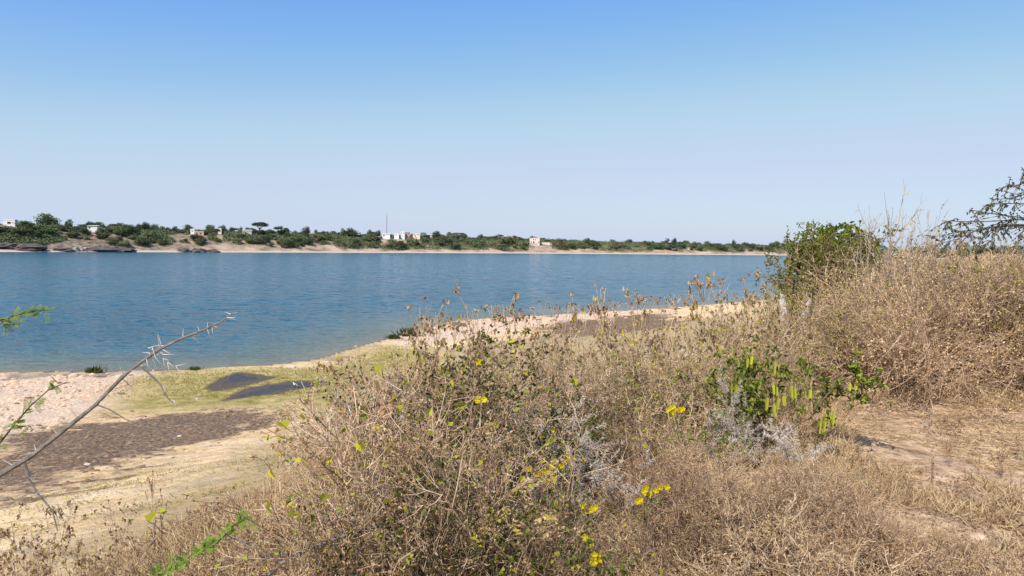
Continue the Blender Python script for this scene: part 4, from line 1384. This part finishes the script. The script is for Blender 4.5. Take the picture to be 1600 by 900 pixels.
# ------------------------------------------------------------------ shrub with yellow green pods
d0 = 6.0
x0 = ray(1205, 690).x * d0; z0 = gz(x0, d0)
Hp = at(1205, 552, d0).z - z0
pod_root = empty('pod_shrub', (x0, d0, z0)); tag(pod_root, 'leafy green shrub hung with yellow green pods left of the clearing', 'shrub')
S = stems(9, Hp * 1.0, .010, [dict(n=7, wob=.10, up=.02, kids=7, ang=45, ratio=.5, rr=.6, t0=.3), dict(n=4, wob=.14, kids=4, ang=45, ratio=.5, rr=.6), dict(n=2, wob=.15)], 901, (10, 58), .05, H=Hp)
branches(pod_root, S, M['twig_dark'], rmin=.0025)
foliage(pod_root, S, 1100, .056, .022, M['leaf_green'], 'leaves', levmin=1, tips=.4, hang=.2)
foliage(pod_root, S, 1100, .052, .022, M['leaf_lime'], 'leaves', levmin=1, tips=.5, hang=.2)
for u, v, ln in ((1283, 652, 30), (1291, 645, 36), (1303, 640, 26), (1299, 648, 22), (1211, 563, 26), (1208, 600, 18), (1214, 604, 16), (1236, 602, 22), (1242, 606, 18), (1199, 620, 24), (1209, 630, 24), (1217, 622, 20),
                 (1168, 560, 16), (1175, 556, 15), (1143, 598, 20), (1328, 598, 14), (1338, 596, 15), (1266, 608, 16), (1150, 600, 16), (1225, 618, 18)):
    dd = d0 - random.uniform(.4, .75)
    P = np.array(at(u, v, dd)) - np.array([x0, d0, z0]); L_ = ln * dd / F_PX
    mb = MB(); tube(mb, [P + [0, 0, .05], P + [0, 0, .02], P], [.0015, .0015, .0015], 3)
    leaves(mb, [P], [[random.gauss(0, .1), random.gauss(0, .1), -1]], [[random.gauss(0, .3), -1, 0]], L_, .018 + .010 * random.random(), fold=.15, droop=.06, shape=(.12, .85), tipw=.9)
    mb.build('pod', M['pod'], pod_root)

# yellow flowers: each on its own herb stem
for u, v, d in ((868, 732, 4.0), (857, 741, 4.0), (884, 725, 4.05), (836, 738, 4.1), (842, 744, 4.05), (918, 795, 3.75), (833, 801, 3.75), (851, 748, 4), (1020, 760, 4.0), (1035, 757, 4.0), (1013, 764, 3.95), (932, 880, 3.5), (922, 850, 3.5), (940, 864, 3.5), (926, 872, 3.45),
                (1046, 640, 5.1), (1063, 643, 5.1), (1053, 638, 5.15), (742, 838, 3.6), (752, 622, 4.2), (748, 566, 4.6), (1487, 514, 8.2), (1000, 775, 3.9)):
    dd = d - .25
    p = at(u, v, dd); zb = gz(p.x, p.y + .12)
    rt = empty('flowering_herb', (p.x, p.y + .12, zb))
    side = 'at the bottom of the thicket' if v > 700 else 'high in the thicket'
    tag(rt, 'thin herb carrying a cluster of yellow flowers ' + side, 'flowering herb', 'yellow flowering herbs ' + side)
    q = np.array([0, -.12, p.z - zb])
    mb = MB(); tube(mb, [(0, 0, -.02), (q[0] * .3 + random.gauss(0, .02), q[1] * .4, q[2] * .5), tuple(q)], [.003, .0025, .0018], 3); mb.build('stalk', M['twig_dark'], rt)
    n_ = random.choice([2, 3, 3, 4])
    for j in range(n_):
        c = q + np.array([random.gauss(0, .018), random.gauss(0, .012), random.gauss(0, .014)])
        mb = MB(); a = np.arange(5) * 2 * math.pi / 5 + random.random()
        D_ = np.stack([np.cos(a), np.full(5, -.45), np.sin(a)], 1)
        leaves(mb, np.tile(c, (5, 1)), D_, np.tile([0, -1.0, .2], (5, 1)), .020, .017, fold=.1, droop=.15, shape=(.45, .8), tipw=.85)
        mb.build('flower', M['petal'], rt)
    S = [((np.array([0, 0, 0.])), q, .002, .001, 1, True)]
    foliage(rt, S, 12, .03, .014, M['leaf_bright'], 'leaves', levmin=1, tips=0)

# ------------------------------------------------------------------ green tree beside the river
dT = 13.5
xT = ray(1290, 450).x * dT; zT = gz(xT, dT)
tr = empty('tree', (xT, dT, zT)); tag(tr, 'green leafy tree at the edge of the thicket beside the river', 'tree')
HT = at(1290, 348, dT).z - zT
S = stems(17, HT * .88, .026, CFG_TREE, 951, (4, 44), .15, H=HT * 1.12)
S = [s for s in S if s[1][2] < HT * (1.03 - .22 * (s[1][0] ** 2 + s[1][1] ** 2)) and math.hypot(s[1][0], s[1][1]) < .86]
branches(tr, S, M['bark_brown'], 'trunk', k=5, rmin=.004)
foliage(tr, S, 6500, .080, .046, M['leaf_green'], 'crown', levmin=1, tips=.4, hang=.25, zmin=HT * .18)
foliage(tr, S, 3200, .075, .042, M['leaf_lime'], 'crown', levmin=1, tips=.5, hang=.25, zmin=HT * .22)
d2 = 10.9; x2 = ray(1326, 450).x * d2; z2 = gz(x2, d2); H2 = at(1325, 362, d2).z - z2
t2 = empty('feathery_shrub', (x2, d2, z2)); tag(t2, 'fine leaved olive shrub in front of the green tree', 'shrub')
S = stems(12, H2 * .85, .012, CFG_TREE, 957, (4, 34), .15, H=H2)
branches(t2, S, M['twig_dark'], 'branches', rmin=.003)
foliage(t2, S, 8500, .040, .018, M['leaf_olive'], 'leaves', levmin=1, tips=.2)
foliage(t2, S, 1600, .034, .016, M['leaf_dark'], 'leaves', levmin=1, tips=.2)
# low green foliage at the tree's foot
for u, vt, d, q in ((1222, 430, 12.6, 0), (1250, 420, 12.4, 1), (1215, 455, 11.8, 1)):
    place('green', u, vt, d, 'leafy green sucker at the foot of the green tree', 'green herb', .6, q, 'suckers at the foot of the green tree')

# dead stumps with a near black base and side stem
for u, vt, vb, w, lb, lean in ((1226, 458, 512, 17, 'weathered grey dead stump, the larger of the two before the green tree', -.10), (1259, 466, 494, 12, 'smaller broken grey stump right of the larger one', .25)):
    d = 9.4; x = ray(u, 480).x * d; zb = gz(x, d); zt = at(u, vt, d).z - zb
    zv = at(u, vb, d).z - zb
    st = empty('stump', (x, d, zb)); tag(st, lb, 'tree stump')
    rw = w * d / F_PX / 2
    mb = MB(); tube(mb, [(0, 0, -.05), (0, 0, zv * .6), (.0, 0, zv)], [rw * .75, rw * .7, rw * .95], 9); mb.build('dark_base', M['dark_wood'], st)
    mb = MB()
    for j in range(5):
        a = j * 1.257; ox, oy = math.cos(a) * rw * .42, math.sin(a) * rw * .42
        hj = zv + (zt - zv) * (.62, .95, .8, .7, .88)[j]
        tube(mb, [(ox, oy, zv - .03), (ox * .9 + lean * .2 * (hj - zv), oy, (zv + hj) / 2), (ox * .5 + lean * (hj - zv), oy * .6, hj)], [rw * .66, rw * .60, rw * .34], 6)
    mb.build('wood', M['dead_wood'], st)
    mb = MB(); tube(mb, [(rw * .9, -.02, 0), (rw * 1.2, 0, zt * .6), (rw * 1.0 + .05, .02, zt * 1.15)], [.022, .016, .008], 5); mb.build('side_stem', M['dark_wood'], st)

# ------------------------------------------------------------------ overhanging tree at right (trunk outside the picture)
xa, ya = 8.6, 10.4
za = gz(xa, ya)
ac = empty('overhanging_tree', (xa, ya, za)); tag(ac, 'tree at the right edge whose drooping leafy branches reach over the thicket', 'tree')
off = np.array([xa, ya, za])
mb = MB()
tube(mb, [(0, 0, -.1), (-.05, 0, 1.0), (.05, -.1, 2.0), (0, -.2, 3.2)], [.14, .12, .10, .06], 8)
mb.build('trunk', M['bark_brown'], ac)
S = []
rga = random.Random(31)


def limb(px, d, r0):
    P = [np.array(at(u, v, d + .4 * i)) - off for i, (u, v) in enumerate(reversed(px))][::-1]
    for i in range(len(P) - 1):
        S.append((P[i], P[i + 1], r0 * (1 - .8 * i / len(P)), r0 * (1 - .8 * (i + 1) / len(P)), 0, False))
    return P


limbs = [
    ([(1860, 300), (1740, 330), (1650, 344), (1600, 343), (1540, 346), (1500, 346), (1472, 345)], 9.0),
    ([(1860, 320), (1740, 345), (1650, 352), (1590, 352), (1545, 356), (1512, 364), (1478, 356)], 9.1),
    ([(1860, 330), (1740, 350), (1640, 358), (1570, 352), (1530, 358), (1500, 372), (1458, 384)], 8.8),
    ([(1860, 280), (1750, 305), (1670, 318), (1600, 318), (1560, 318), (1535, 322)], 9.2),
    ([(1860, 250), (1750, 272), (1670, 284), (1610, 284), (1585, 290), (1572, 287)], 9.3),
    ([(1860, 270), (1750, 296), (1660, 306), (1600, 304), (1575, 310), (1552, 312)], 9.3),
    ([(1860, 330), (1740, 352), (1660, 352), (1610, 352), (1592, 366), (1588, 390)], 8.9),
    ([(1860, 320), (1740, 350), (1640, 352), (1565, 350), (1552, 372), (1546, 386)], 8.9),
    ([(1860, 300), (1740, 338), (1640, 345), (1580, 338), (1540, 332), (1515, 328)], 9.2),
    ([(1860, 240), (1750, 258), (1660, 270), (1615, 276), (1596, 275)], 9.3)]
for px, d in limbs:
    P = limb(px, d, .013)
    for i in range(2, len(P)):
        for _ in range(6):
            t = rga.random(); a = P[i - 1] * (1 - t) + P[i] * t
            dd = unit(P[i] - P[i - 1]) + np.array([rga.gauss(0, .45), rga.gauss(0, .45), rga.gauss(-.12, .35)])
            grow(S, a, unit(dd), rga.uniform(.14, .38), .006, 1, [dict(n=3, wob=.1), dict(n=4, wob=.12, up=-.06)], rga)
    e = P[0]
    S.append((np.array([0, -.15, min(e[2], 2.9)]), e, .05, .03, 0, False))
branches(ac, S, M['bark_grey'], 'branches', k=5, rmin=.003)
Sx = [s for s in S if s[4] == 1]
P, D = on_twigs(Sx, 2900, 1, .1)
d_ = unit(D * .9 + rand_unit(len(P)) * .55 + np.array([0, 0, -.25]))
mb = MB(); leaves(mb, P, d_, rand_unit(len(P)) + [0, 0, .5], rng.uniform(.028, .055, len(P)), rng.uniform(.012, .022, len(P)), droop=.2)
mb.build('leaves', M['leaf_acacia'], ac)

# ------------------------------------------------------------------ thorny branches at left (their shrub roots just outside the picture)
xl, yl = -2.35, 1.75
zl = gz(xl, yl)
th = empty('thorn_shrub', (xl, yl, zl)); tag(th, 'thorny bare shrub reaching a long grey branch up over the beach at left', 'thorn shrub')
off = np.array([xl, yl, zl])


def P_(pts, d, o):
    return [np.array(at(u, v, d + i * .0)) - o for i, (u, v) in enumerate(pts)]


main = P_([(-90, 790), (-40, 758), (0, 742), (50, 712), (100, 672), (150, 632), (190, 590), (215, 570), (245, 548), (280, 530), (320, 515), (345, 503), (365, 488)], 2.2, off)
mb = MB(); tube(mb, [np.array([0, 0, -.03]), main[0] * .5 + [0, 0, -.05]] + main, [.012, .011, .009, .0082, .0084, .0072, .0074, .0058, .0060, .0046, .0050, .0040, .0038, .0026, .0014], 6)
mb.build('branch', M['bark_grey'], th)
for pts, r0 in (([(222, 573), (240, 590), (250, 600), (262, 622), (277, 634)], .0035), ([(150, 632), (172, 640), (196, 655), (225, 666), (292, 680)], .0026),
                ([(38, 722), (46, 750), (58, 770), (82, 798), (90, 830)], .0045), ([(243, 549), (256, 556), (268, 566), (280, 575)], .002), ([(262, 560), (285, 545), (292, 535)], .001),
                ([(48, 770), (30, 778), (14, 790)], .002), ([(190, 590), (200, 600), (206, 604)], .0018)):
    P = P_(pts, 2.2, off); mb = MB(); tube(mb, P, np.linspace(r0, r0 * .4, len(P)), 5); mb.build('side_twig', M['bark_grey'], th)
mb = MB(); T0, T1 = [], []
MN = np.array(main)
def thorn(p, n=2, L=.035):
    for _ in range(n):
        v = np.array([random.gauss(0, 1), random.gauss(0, .5), random.gauss(0, 1)]); v /= np.linalg.norm(v)
        T0.append(p); T1.append(p + v * random.uniform(.6, 1.2) * L)
for i in range(2, len(main)):
    for t in (.15, .45, .8):
        thorn(main[i - 1] * (1 - t) + main[i] * t, 1 if random.random() < .6 else 2, .030 if i > 8 else .04)
c_ = np.array(at(243, 549, 2.2)) - off
for _ in range(16): thorn(c_ + np.array([random.gauss(0, .012), 0, random.gauss(0, .008)]), 1, .045)
for u, v in ((60, 770), (52, 752), (90, 800), (262, 566), (275, 572), (255, 560), (272, 626), (258, 612)): thorn(np.array(at(u, v, 2.2)) - off, 2, .03)
for a, b in zip(T0, T1):
    mb = MB(); segs(mb, [a], [b], .0016, .0003, 4); mb.build('thorn', M['thorn'], th)


def pinnate(root, P, mat, pairs=9, L=.05, n=40, name='leaves', seed=0):
    rg = random.Random(seed)
    mb = MB(); B, D, R0, R1 = [], [], [], []
    P = np.array(P)
    for _ in range(n):
        i = rg.randrange(len(P) - 1); t = rg.random(); b = P[i] * (1 - t) + P[i + 1] * t
        d = unit(P[i + 1] - P[i] + np.array([rg.gauss(0, .9), rg.gauss(0, .9), rg.gauss(.1, .9)]) * np.linalg.norm(P[i + 1] - P[i]))
        ln = L * rg.uniform(.6, 1.3); s = unit(np.cross(d, [rg.gauss(0, .4), rg.gauss(-.6, .3), 1]))
        R0.append(b); R1.append(b + d * ln)
        for k in range(pairs):
            q = b + d * ln * (.2 + .8 * k / pairs)
            for sg in (-1, 1):
                B.append(q); D.append(s * sg + d * .35)
    n_ = len(B)
    leaves(mb, B, D, np.tile([0.1, -.5, .8], (n_, 1)), rng.uniform(.010, .015, n_) * L / .05, .0030 * L / .05, fold=.1, droop=.1, shape=(.25, .8), tipw=.9)
    segs(mb, R0, R1, .0007, .0004)
    return mb.build(name, mat, root)


xg, yg = -2.75, 2.3
zg = gz(xg, yg)
ag = empty('acacia_shrub', (xg, yg, zg)); tag(ag, 'feathery green acacia sprays entering over the water and beach at the left edge', 'acacia')
off = np.array([xg, yg, zg])
for pts, n_, dd, mt in (([(-90, 540), (-40, 510), (0, 500), (25, 492), (50, 487), (78, 484)], 34, 2.5, 'leaf_bright'), ([(0, 500), (12, 508), (22, 506)], 8, 2.5, 'leaf_green'),
                    ([(-60, 770), (-20, 710), (0, 692), (25, 660), (50, 632), (75, 610), (106, 596)], 26, 2.5, 'leaf_bright'), ([(20, 668), (45, 665), (52, 672)], 4, 2.5, 'leaf_green')):
    P = P_(pts, dd, off)
    mb = MB(); tube(mb, ([np.array([0, 0, -.02]), P[0] * .6] if len(pts) > 4 else []) + P, np.linspace(.006 if len(pts) > 4 else .002, .0012, len(P) + (2 if len(pts) > 4 else 0)), 5); mb.build('branch', M['bark_brown'], ag)
    pinnate(ag, P[-5:] if len(P) > 5 else P, M[mt], n=n_, L=.038, seed=int(n_))
xb, yb = ray(215, 900).x * 3.0, 3.0
zb = gz(xb, yb)
asd = empty('acacia_seedling', (xb, yb, zb)); tag(asd, 'bright green feathery acacia spray low at the bottom left', 'acacia')
off = np.array([xb, yb, zb])
for pts, n_ in (([(235, 905), (262, 890), (300, 868), (338, 848)], 46), ([(318, 860), (350, 838), (372, 815), (392, 812)], 26)):
    P = P_(pts, 3.0, off)
    mb = MB(); tube(mb, [np.array([0, 0, -.02])] + P if n_ > 40 else P, np.linspace(.004, .0012, len(P) + (1 if n_ > 40 else 0)), 5); mb.build('branch', M['bark_brown'], asd)
    pinnate(asd, P, M['leaf_bright'], n=n_, L=.055, seed=n_ + 3)

# dead branch lying in the thicket, bottom middle
P = [np.array(at(u, v, d)) for u, v, d in ((405, 912, 3.0), (440, 880, 3.0), (482, 858, 3.02), (540, 836, 3.05), (590, 822, 3.1), (640, 802, 3.15), (690, 788, 3.2))]
o0 = P[0].copy()
db = empty('dead_branch', tuple(o0)); tag(db, 'grey dead branch lying aslant through the thicket at the bottom', 'dead branch')
mb = MB(); tube(mb, [p - o0 for p in P], [.011, .010, .009, .008, .007, .005, .003], 6); mb.build('branch', M['bark_grey'], db)
for i in range(1, 6):
    for _ in range(3):
        mb = MB(); a = P[i] - o0; tube(mb, [a, a + [random.gauss(0, .08), random.gauss(0, .05), random.uniform(.02, .16)], a + [random.gauss(0, .12), random.gauss(0, .08), random.uniform(.1, .26)]], [.004, .003, .0015], 4); mb.build('side_twig', M['bark_grey'], db)

# ------------------------------------------------------------------ ground cover
def scatter(n, x0, x1, y0, y1, cond):
    x = rng.uniform(x0, x1, n); y = y0 * (y1 / y0) ** rng.random(n)
    k = (np.abs(x) < .95 * y + .8) & cond(x, y)
    return x[k], y[k]


def okp(x, y):
    return in_poly(x, y, PLATEAU) | (dist_poly(x, y, EDGE) < 1.3)


x, y = scatter(260000, -4, 12, 2.4, 14, okp)
cl = in_poly(x, y, CLEAR)
k = (~cl & (fbm(x * 1.2, y * 1.2, 55, 3) > .36)) | (cl & (fbm(x * 2.2, y * 2.2, 57, 3) > .40))
x, y = x[k], y[k]; n = len(x); cl = in_poly(x, y, CLEAR)
d = rng.normal(size=(n, 3)); d[:, 2] = np.abs(d[:, 2]) * np.where(cl, .25, .9) + .05
mb = MB(); leaves(mb, np.stack([x, y, ground_z(x, y)], 1), d, rand_unit(n), np.where(cl, rng.uniform(.03, .08, n), rng.uniform(.05, .16, n)), rng.uniform(.004, .009, n), fold=.2, droop=.05, shape=(.3, .75), tipw=.8)
tag(mb.build('dry_grass', M['straw']), 'matted straw coloured dry grass on the bank top', 'grass', kind='stuff')
x, y = scatter(130000, -4, 12, 2.4, 14, okp)
cl = in_poly(x, y, CLEAR)
k = (~cl) | (fbm(x * 1.6, y * 1.6, 58, 3) > .54)
x, y = x[k], y[k]; n = len(x)
mb = MB(); leaves(mb, np.stack([x, y, ground_z(x, y) + .004], 1), rng.normal(size=(n, 3)) * [1, 1, .2], rand_unit(n) + [0, 0, .7], rng.uniform(.008, .024, n), rng.uniform(.005, .012, n), fold=.4, droop=.4)
tag(mb.build('leaf_litter', M['litter']), 'fallen brown leaves and chaff on the bank top', 'leaf litter', kind='stuff')

# thin grass and dark chaff on the slope below
x = np.concatenate([rng.uniform(-24, 4, 90000), rng.uniform(-8, 30, 50000)]); y = np.concatenate([rng.uniform(4, 40, 90000), rng.uniform(25, 85, 50000)])
k = ~okp(x, y) & (near_z(x, y) > .6) & (fbm(x * .5, y * .9, 65, 4) > .50 + .16 * rng.random(len(x))) & (near_z(x, y) < 6.2) & (soft(x, y, MUD, 1.0) < .5)
x, y = x[k], y[k]; n = len(x)
mb = MB(); leaves(mb, np.stack([x, y, ground_z(x, y)], 1), rng.normal(size=(n, 3)) * [1, 1, .4] + [0, 0, .5], rand_unit(n), rng.uniform(.03, .10, n), rng.uniform(.006, .016, n), fold=.2, droop=.08)
tag(mb.build('slope_grass', M['bits_olive']), 'sparse olive grass on the sandy slope down to the beach', 'grass', kind='stuff')

# turf, sedge, clods and stones on the beach
x = rng.uniform(-30, 8, 60000); y = rng.uniform(36, 80, 60000)
k = (soft(x, y, TURF, 1.5) > rng.random(len(x))) & (near_z(x, y) > .02)
for p in POOLS: k &= ~in_poly(x, y, p)
x, y = x[k], y[k]; n = len(x)
mb = MB(); leaves(mb, np.stack([x, y, ground_z(x, y)], 1), rng.normal(size=(n, 3)) * [.6, .6, 1] + [0, 0, .8], rand_unit(n), rng.uniform(.05, .14, n), .03, droop=.3)
tag(mb.build('turf', M['turf']), 'short yellow green turf round the pools on the beach', 'grass', kind='stuff')
for (u, v, w, h), lb in zip(((148, 583, 26, 10), (305, 578, 16, 6), (640, 526, 30, 14), (615, 530, 20, 8)),
                            ('dark green sedge tuft at the left of the waterline', 'small sedge tuft where the turf meets the water', 'dark green tuft where the shore turns behind the dry stalks', 'low green tuft left of the one where the shore turns')):
    gx_, gy_ = ground_px(u, v); s_ = gy_ / F_PX
    n = 160
    mb = MB(); b = np.stack([rng.normal(0, w * s_ * .25, n), rng.normal(0, .15, n), np.zeros(n) - .02], 1)
    leaves(mb, b, rng.normal(size=(n, 3)) * [.5, .5, .2] + [0, 0, 1], rand_unit(n), h * s_ * rng.uniform(.6, 1.3, n), .03, droop=.25)
    tag(mb.build('sedge_tuft', M['sedge'], loc=(gx_, gy_, gz(gx_, gy_))), lb, 'sedge')


def clods(name, n, polys, mat, smin, smax, label, kind='stuff', sq=.55):
    xs = np.concatenate([[q[0] for q in p] for p in polys]); ys = np.concatenate([[q[1] for q in p] for p in polys])
    x = rng.uniform(xs.min(), xs.max(), n * 4); y = rng.uniform(ys.min(), ys.max(), n * 4)
    k = (soft(x, y, polys, 1.0) > rng.random(len(x)) * .9 + .1) & (near_z(x, y) > .01) & (fbm(x * .5, y * .5, 61, 3) > .40)
    x, y = x[k][:n], y[k][:n]; n = len(x)
    import bmesh
    bm = bmesh.new(); bmesh.ops.create_icosphere(bm, subdivisions=1, radius=1)
    v = np.array([q.co[:] for q in bm.verts]); f = np.array([[q.index for q in t.verts] for t in bm.faces]); bm.free()
    s = smin * (smax / smin) ** (rng.random(n) ** 2.2)
    V = v[None] * rng.uniform(.65, 1.25, (n, len(v), 1)) * s[:, None, None] * np.array([1.2, 1, sq])
    V = V + np.stack([x, y, ground_z(x, y)], 1)[:, None]
    mb = MB(); mb.add(V.reshape(-1, 3), (f[None] + (np.arange(n) * len(v))[:, None, None]).reshape(-1, 3))
    tag(mb.build(name, M[mat]), label, 'clods', kind=kind)


clods('sand_clods', 4200, PINK, 'clod', .06, .26, 'crumbled pinkish clods over the sandy spit at the waterline')
clods('mud_clods', 5200, MUD, 'mud_clod', .03, .15, 'trampled dark clods over the grey mud patch on the beach')
for (u, v, s_), lb in zip(((137, 727, 7), (281, 684, 5), (190, 617, 6), (60, 668, 5), (308, 623, 3), (206, 644, 4), (560, 604, 5), (458, 575, 6), (512, 566, 4), (164, 761, 4), (26, 633, 5), (92, 600, 5)),
                          ('pale stone on the dark mud patch', 'pale slab in the sandy gap of the mud patch', 'brown clod between sandy spit and turf', 'clod at the upper rim of the mud patch', 'tiny white pebble on the turf', 'small dark stone below the sandy spit',
                           'pale stone in the turf right of the pools', 'pale stone at the waterline above the pools', 'white pebble at the waterline right of the pools', 'small stone on the yellow sand', 'stone in the middle of the sandy spit', 'stone on the upper part of the sandy spit')):
    gx_, gy_ = ground_px(u, v); r_ = s_ * gy_ / F_PX * .6
    mb = MB(); lump(mb, (0, 0, 0), (r_ * 1.3, r_, r_ * .7), int(u), .35)
    o = mb.build('stone', M['white_stone'] if ('pale' in lb or 'white' in lb) else M['mud_clod'], loc=(gx_, gy_, gz(gx_, gy_) + r_ * .2)); tag(o, lb, 'stone')
for (u, v, s_), lb in zip(((1412, 838, 0), (1500, 790, 1), (1556, 872, 2), (1465, 868, 1), (1530, 842, 2)),
                          ('sandy lump with a hollow beneath, low on the clearing', 'earth clod among dry weeds right of the clearing', 'pale earth clod in the bottom right corner', 'flat earth clod left of the bottom right corner', 'small earth clod above the bottom right corner')):
    gx_, gy_ = ground_px(u, v)
    r_ = (.09, .045, .04)[s_]
    mb = MB(); lump(mb, (0, 0, 0), (r_ * 1.4, r_, r_ * .55), int(u), .3)
    tag(mb.build('clod', M['clod'], loc=(gx_, gy_, gz(gx_, gy_))), lb, 'clod')

# bird at the lower pool
gx_, gy_ = ground_px(461, 604)
bd = empty('bird', (gx_, gy_, gz(gx_, gy_)), 2.6); tag(bd, 'small dark and white bird standing at the edge of the lower pool', 'bird')
import bmesh


def ell(mb, c, s, tilt=0):
    v = ICO_V * np.asarray(s); ca, sa = math.cos(tilt), math.sin(tilt)
    v = np.stack([v[:, 0] * ca - v[:, 2] * sa, v[:, 1], v[:, 0] * sa + v[:, 2] * ca], 1)
    mb.add(v + np.asarray(c), ICO_F)


def sweep(mb, pts, rad):
    tube(mb, pts, rad, 10)


mb = MB()   # body, neck, head and tail in one skin
sweep(mb, [(-.21, 0, .155), (-.16, 0, .17), (-.10, 0, .185), (-.03, 0, .195), (.04, 0, .205), (.09, 0, .235), (.115, 0, .275), (.13, 0, .305), (.15, 0, .315), (.165, 0, .312), (.185, 0, .307), (.21, 0, .302)],
      [.012, .022, .045, .062, .060, .040, .026, .030, .030, .020, .008, .003])
mb.build('body', M['bird_white'], bd, smooth=True)
mb = MB()
for s_ in (-1, 1):
    leaves(mb, [(.05, s_ * .05, .225)], [(-1, 0, -.16)], [(0, s_, .3)], .25, .085, fold=.05, droop=.02, shape=(.3, .7), tipw=.8)
mb.build('wings', M['bird_dark'], bd)
mb = MB(); ell(mb, (.138, 0, .322), (.032, .031, .022)); mb.build('cap', M['bird_dark'], bd)
for s_ in (-1, 1):
    mb = MB(); tube(mb, [(0, s_ * .025, .15), (-.01, s_ * .027, .08), (.005, s_ * .027, 0), (.04, s_ * .03, .002)], [.009, .006, .005, .003], 5); mb.build('leg', M['bird_dark'], bd)

for k_, pl_ in PROTO.items():       # a prototype that was never placed is not left standing at the origin
    for r_ in pl_:
        if r_.name not in _used:
            for ch in list(r_.children): bpy.data.objects.remove(ch)
            bpy.data.objects.remove(r_)
for r_ in far_protos + shrub_protos:
    if r_.name not in _used:
        for ch in list(r_.children): bpy.data.objects.remove(ch)
        bpy.data.objects.remove(r_)
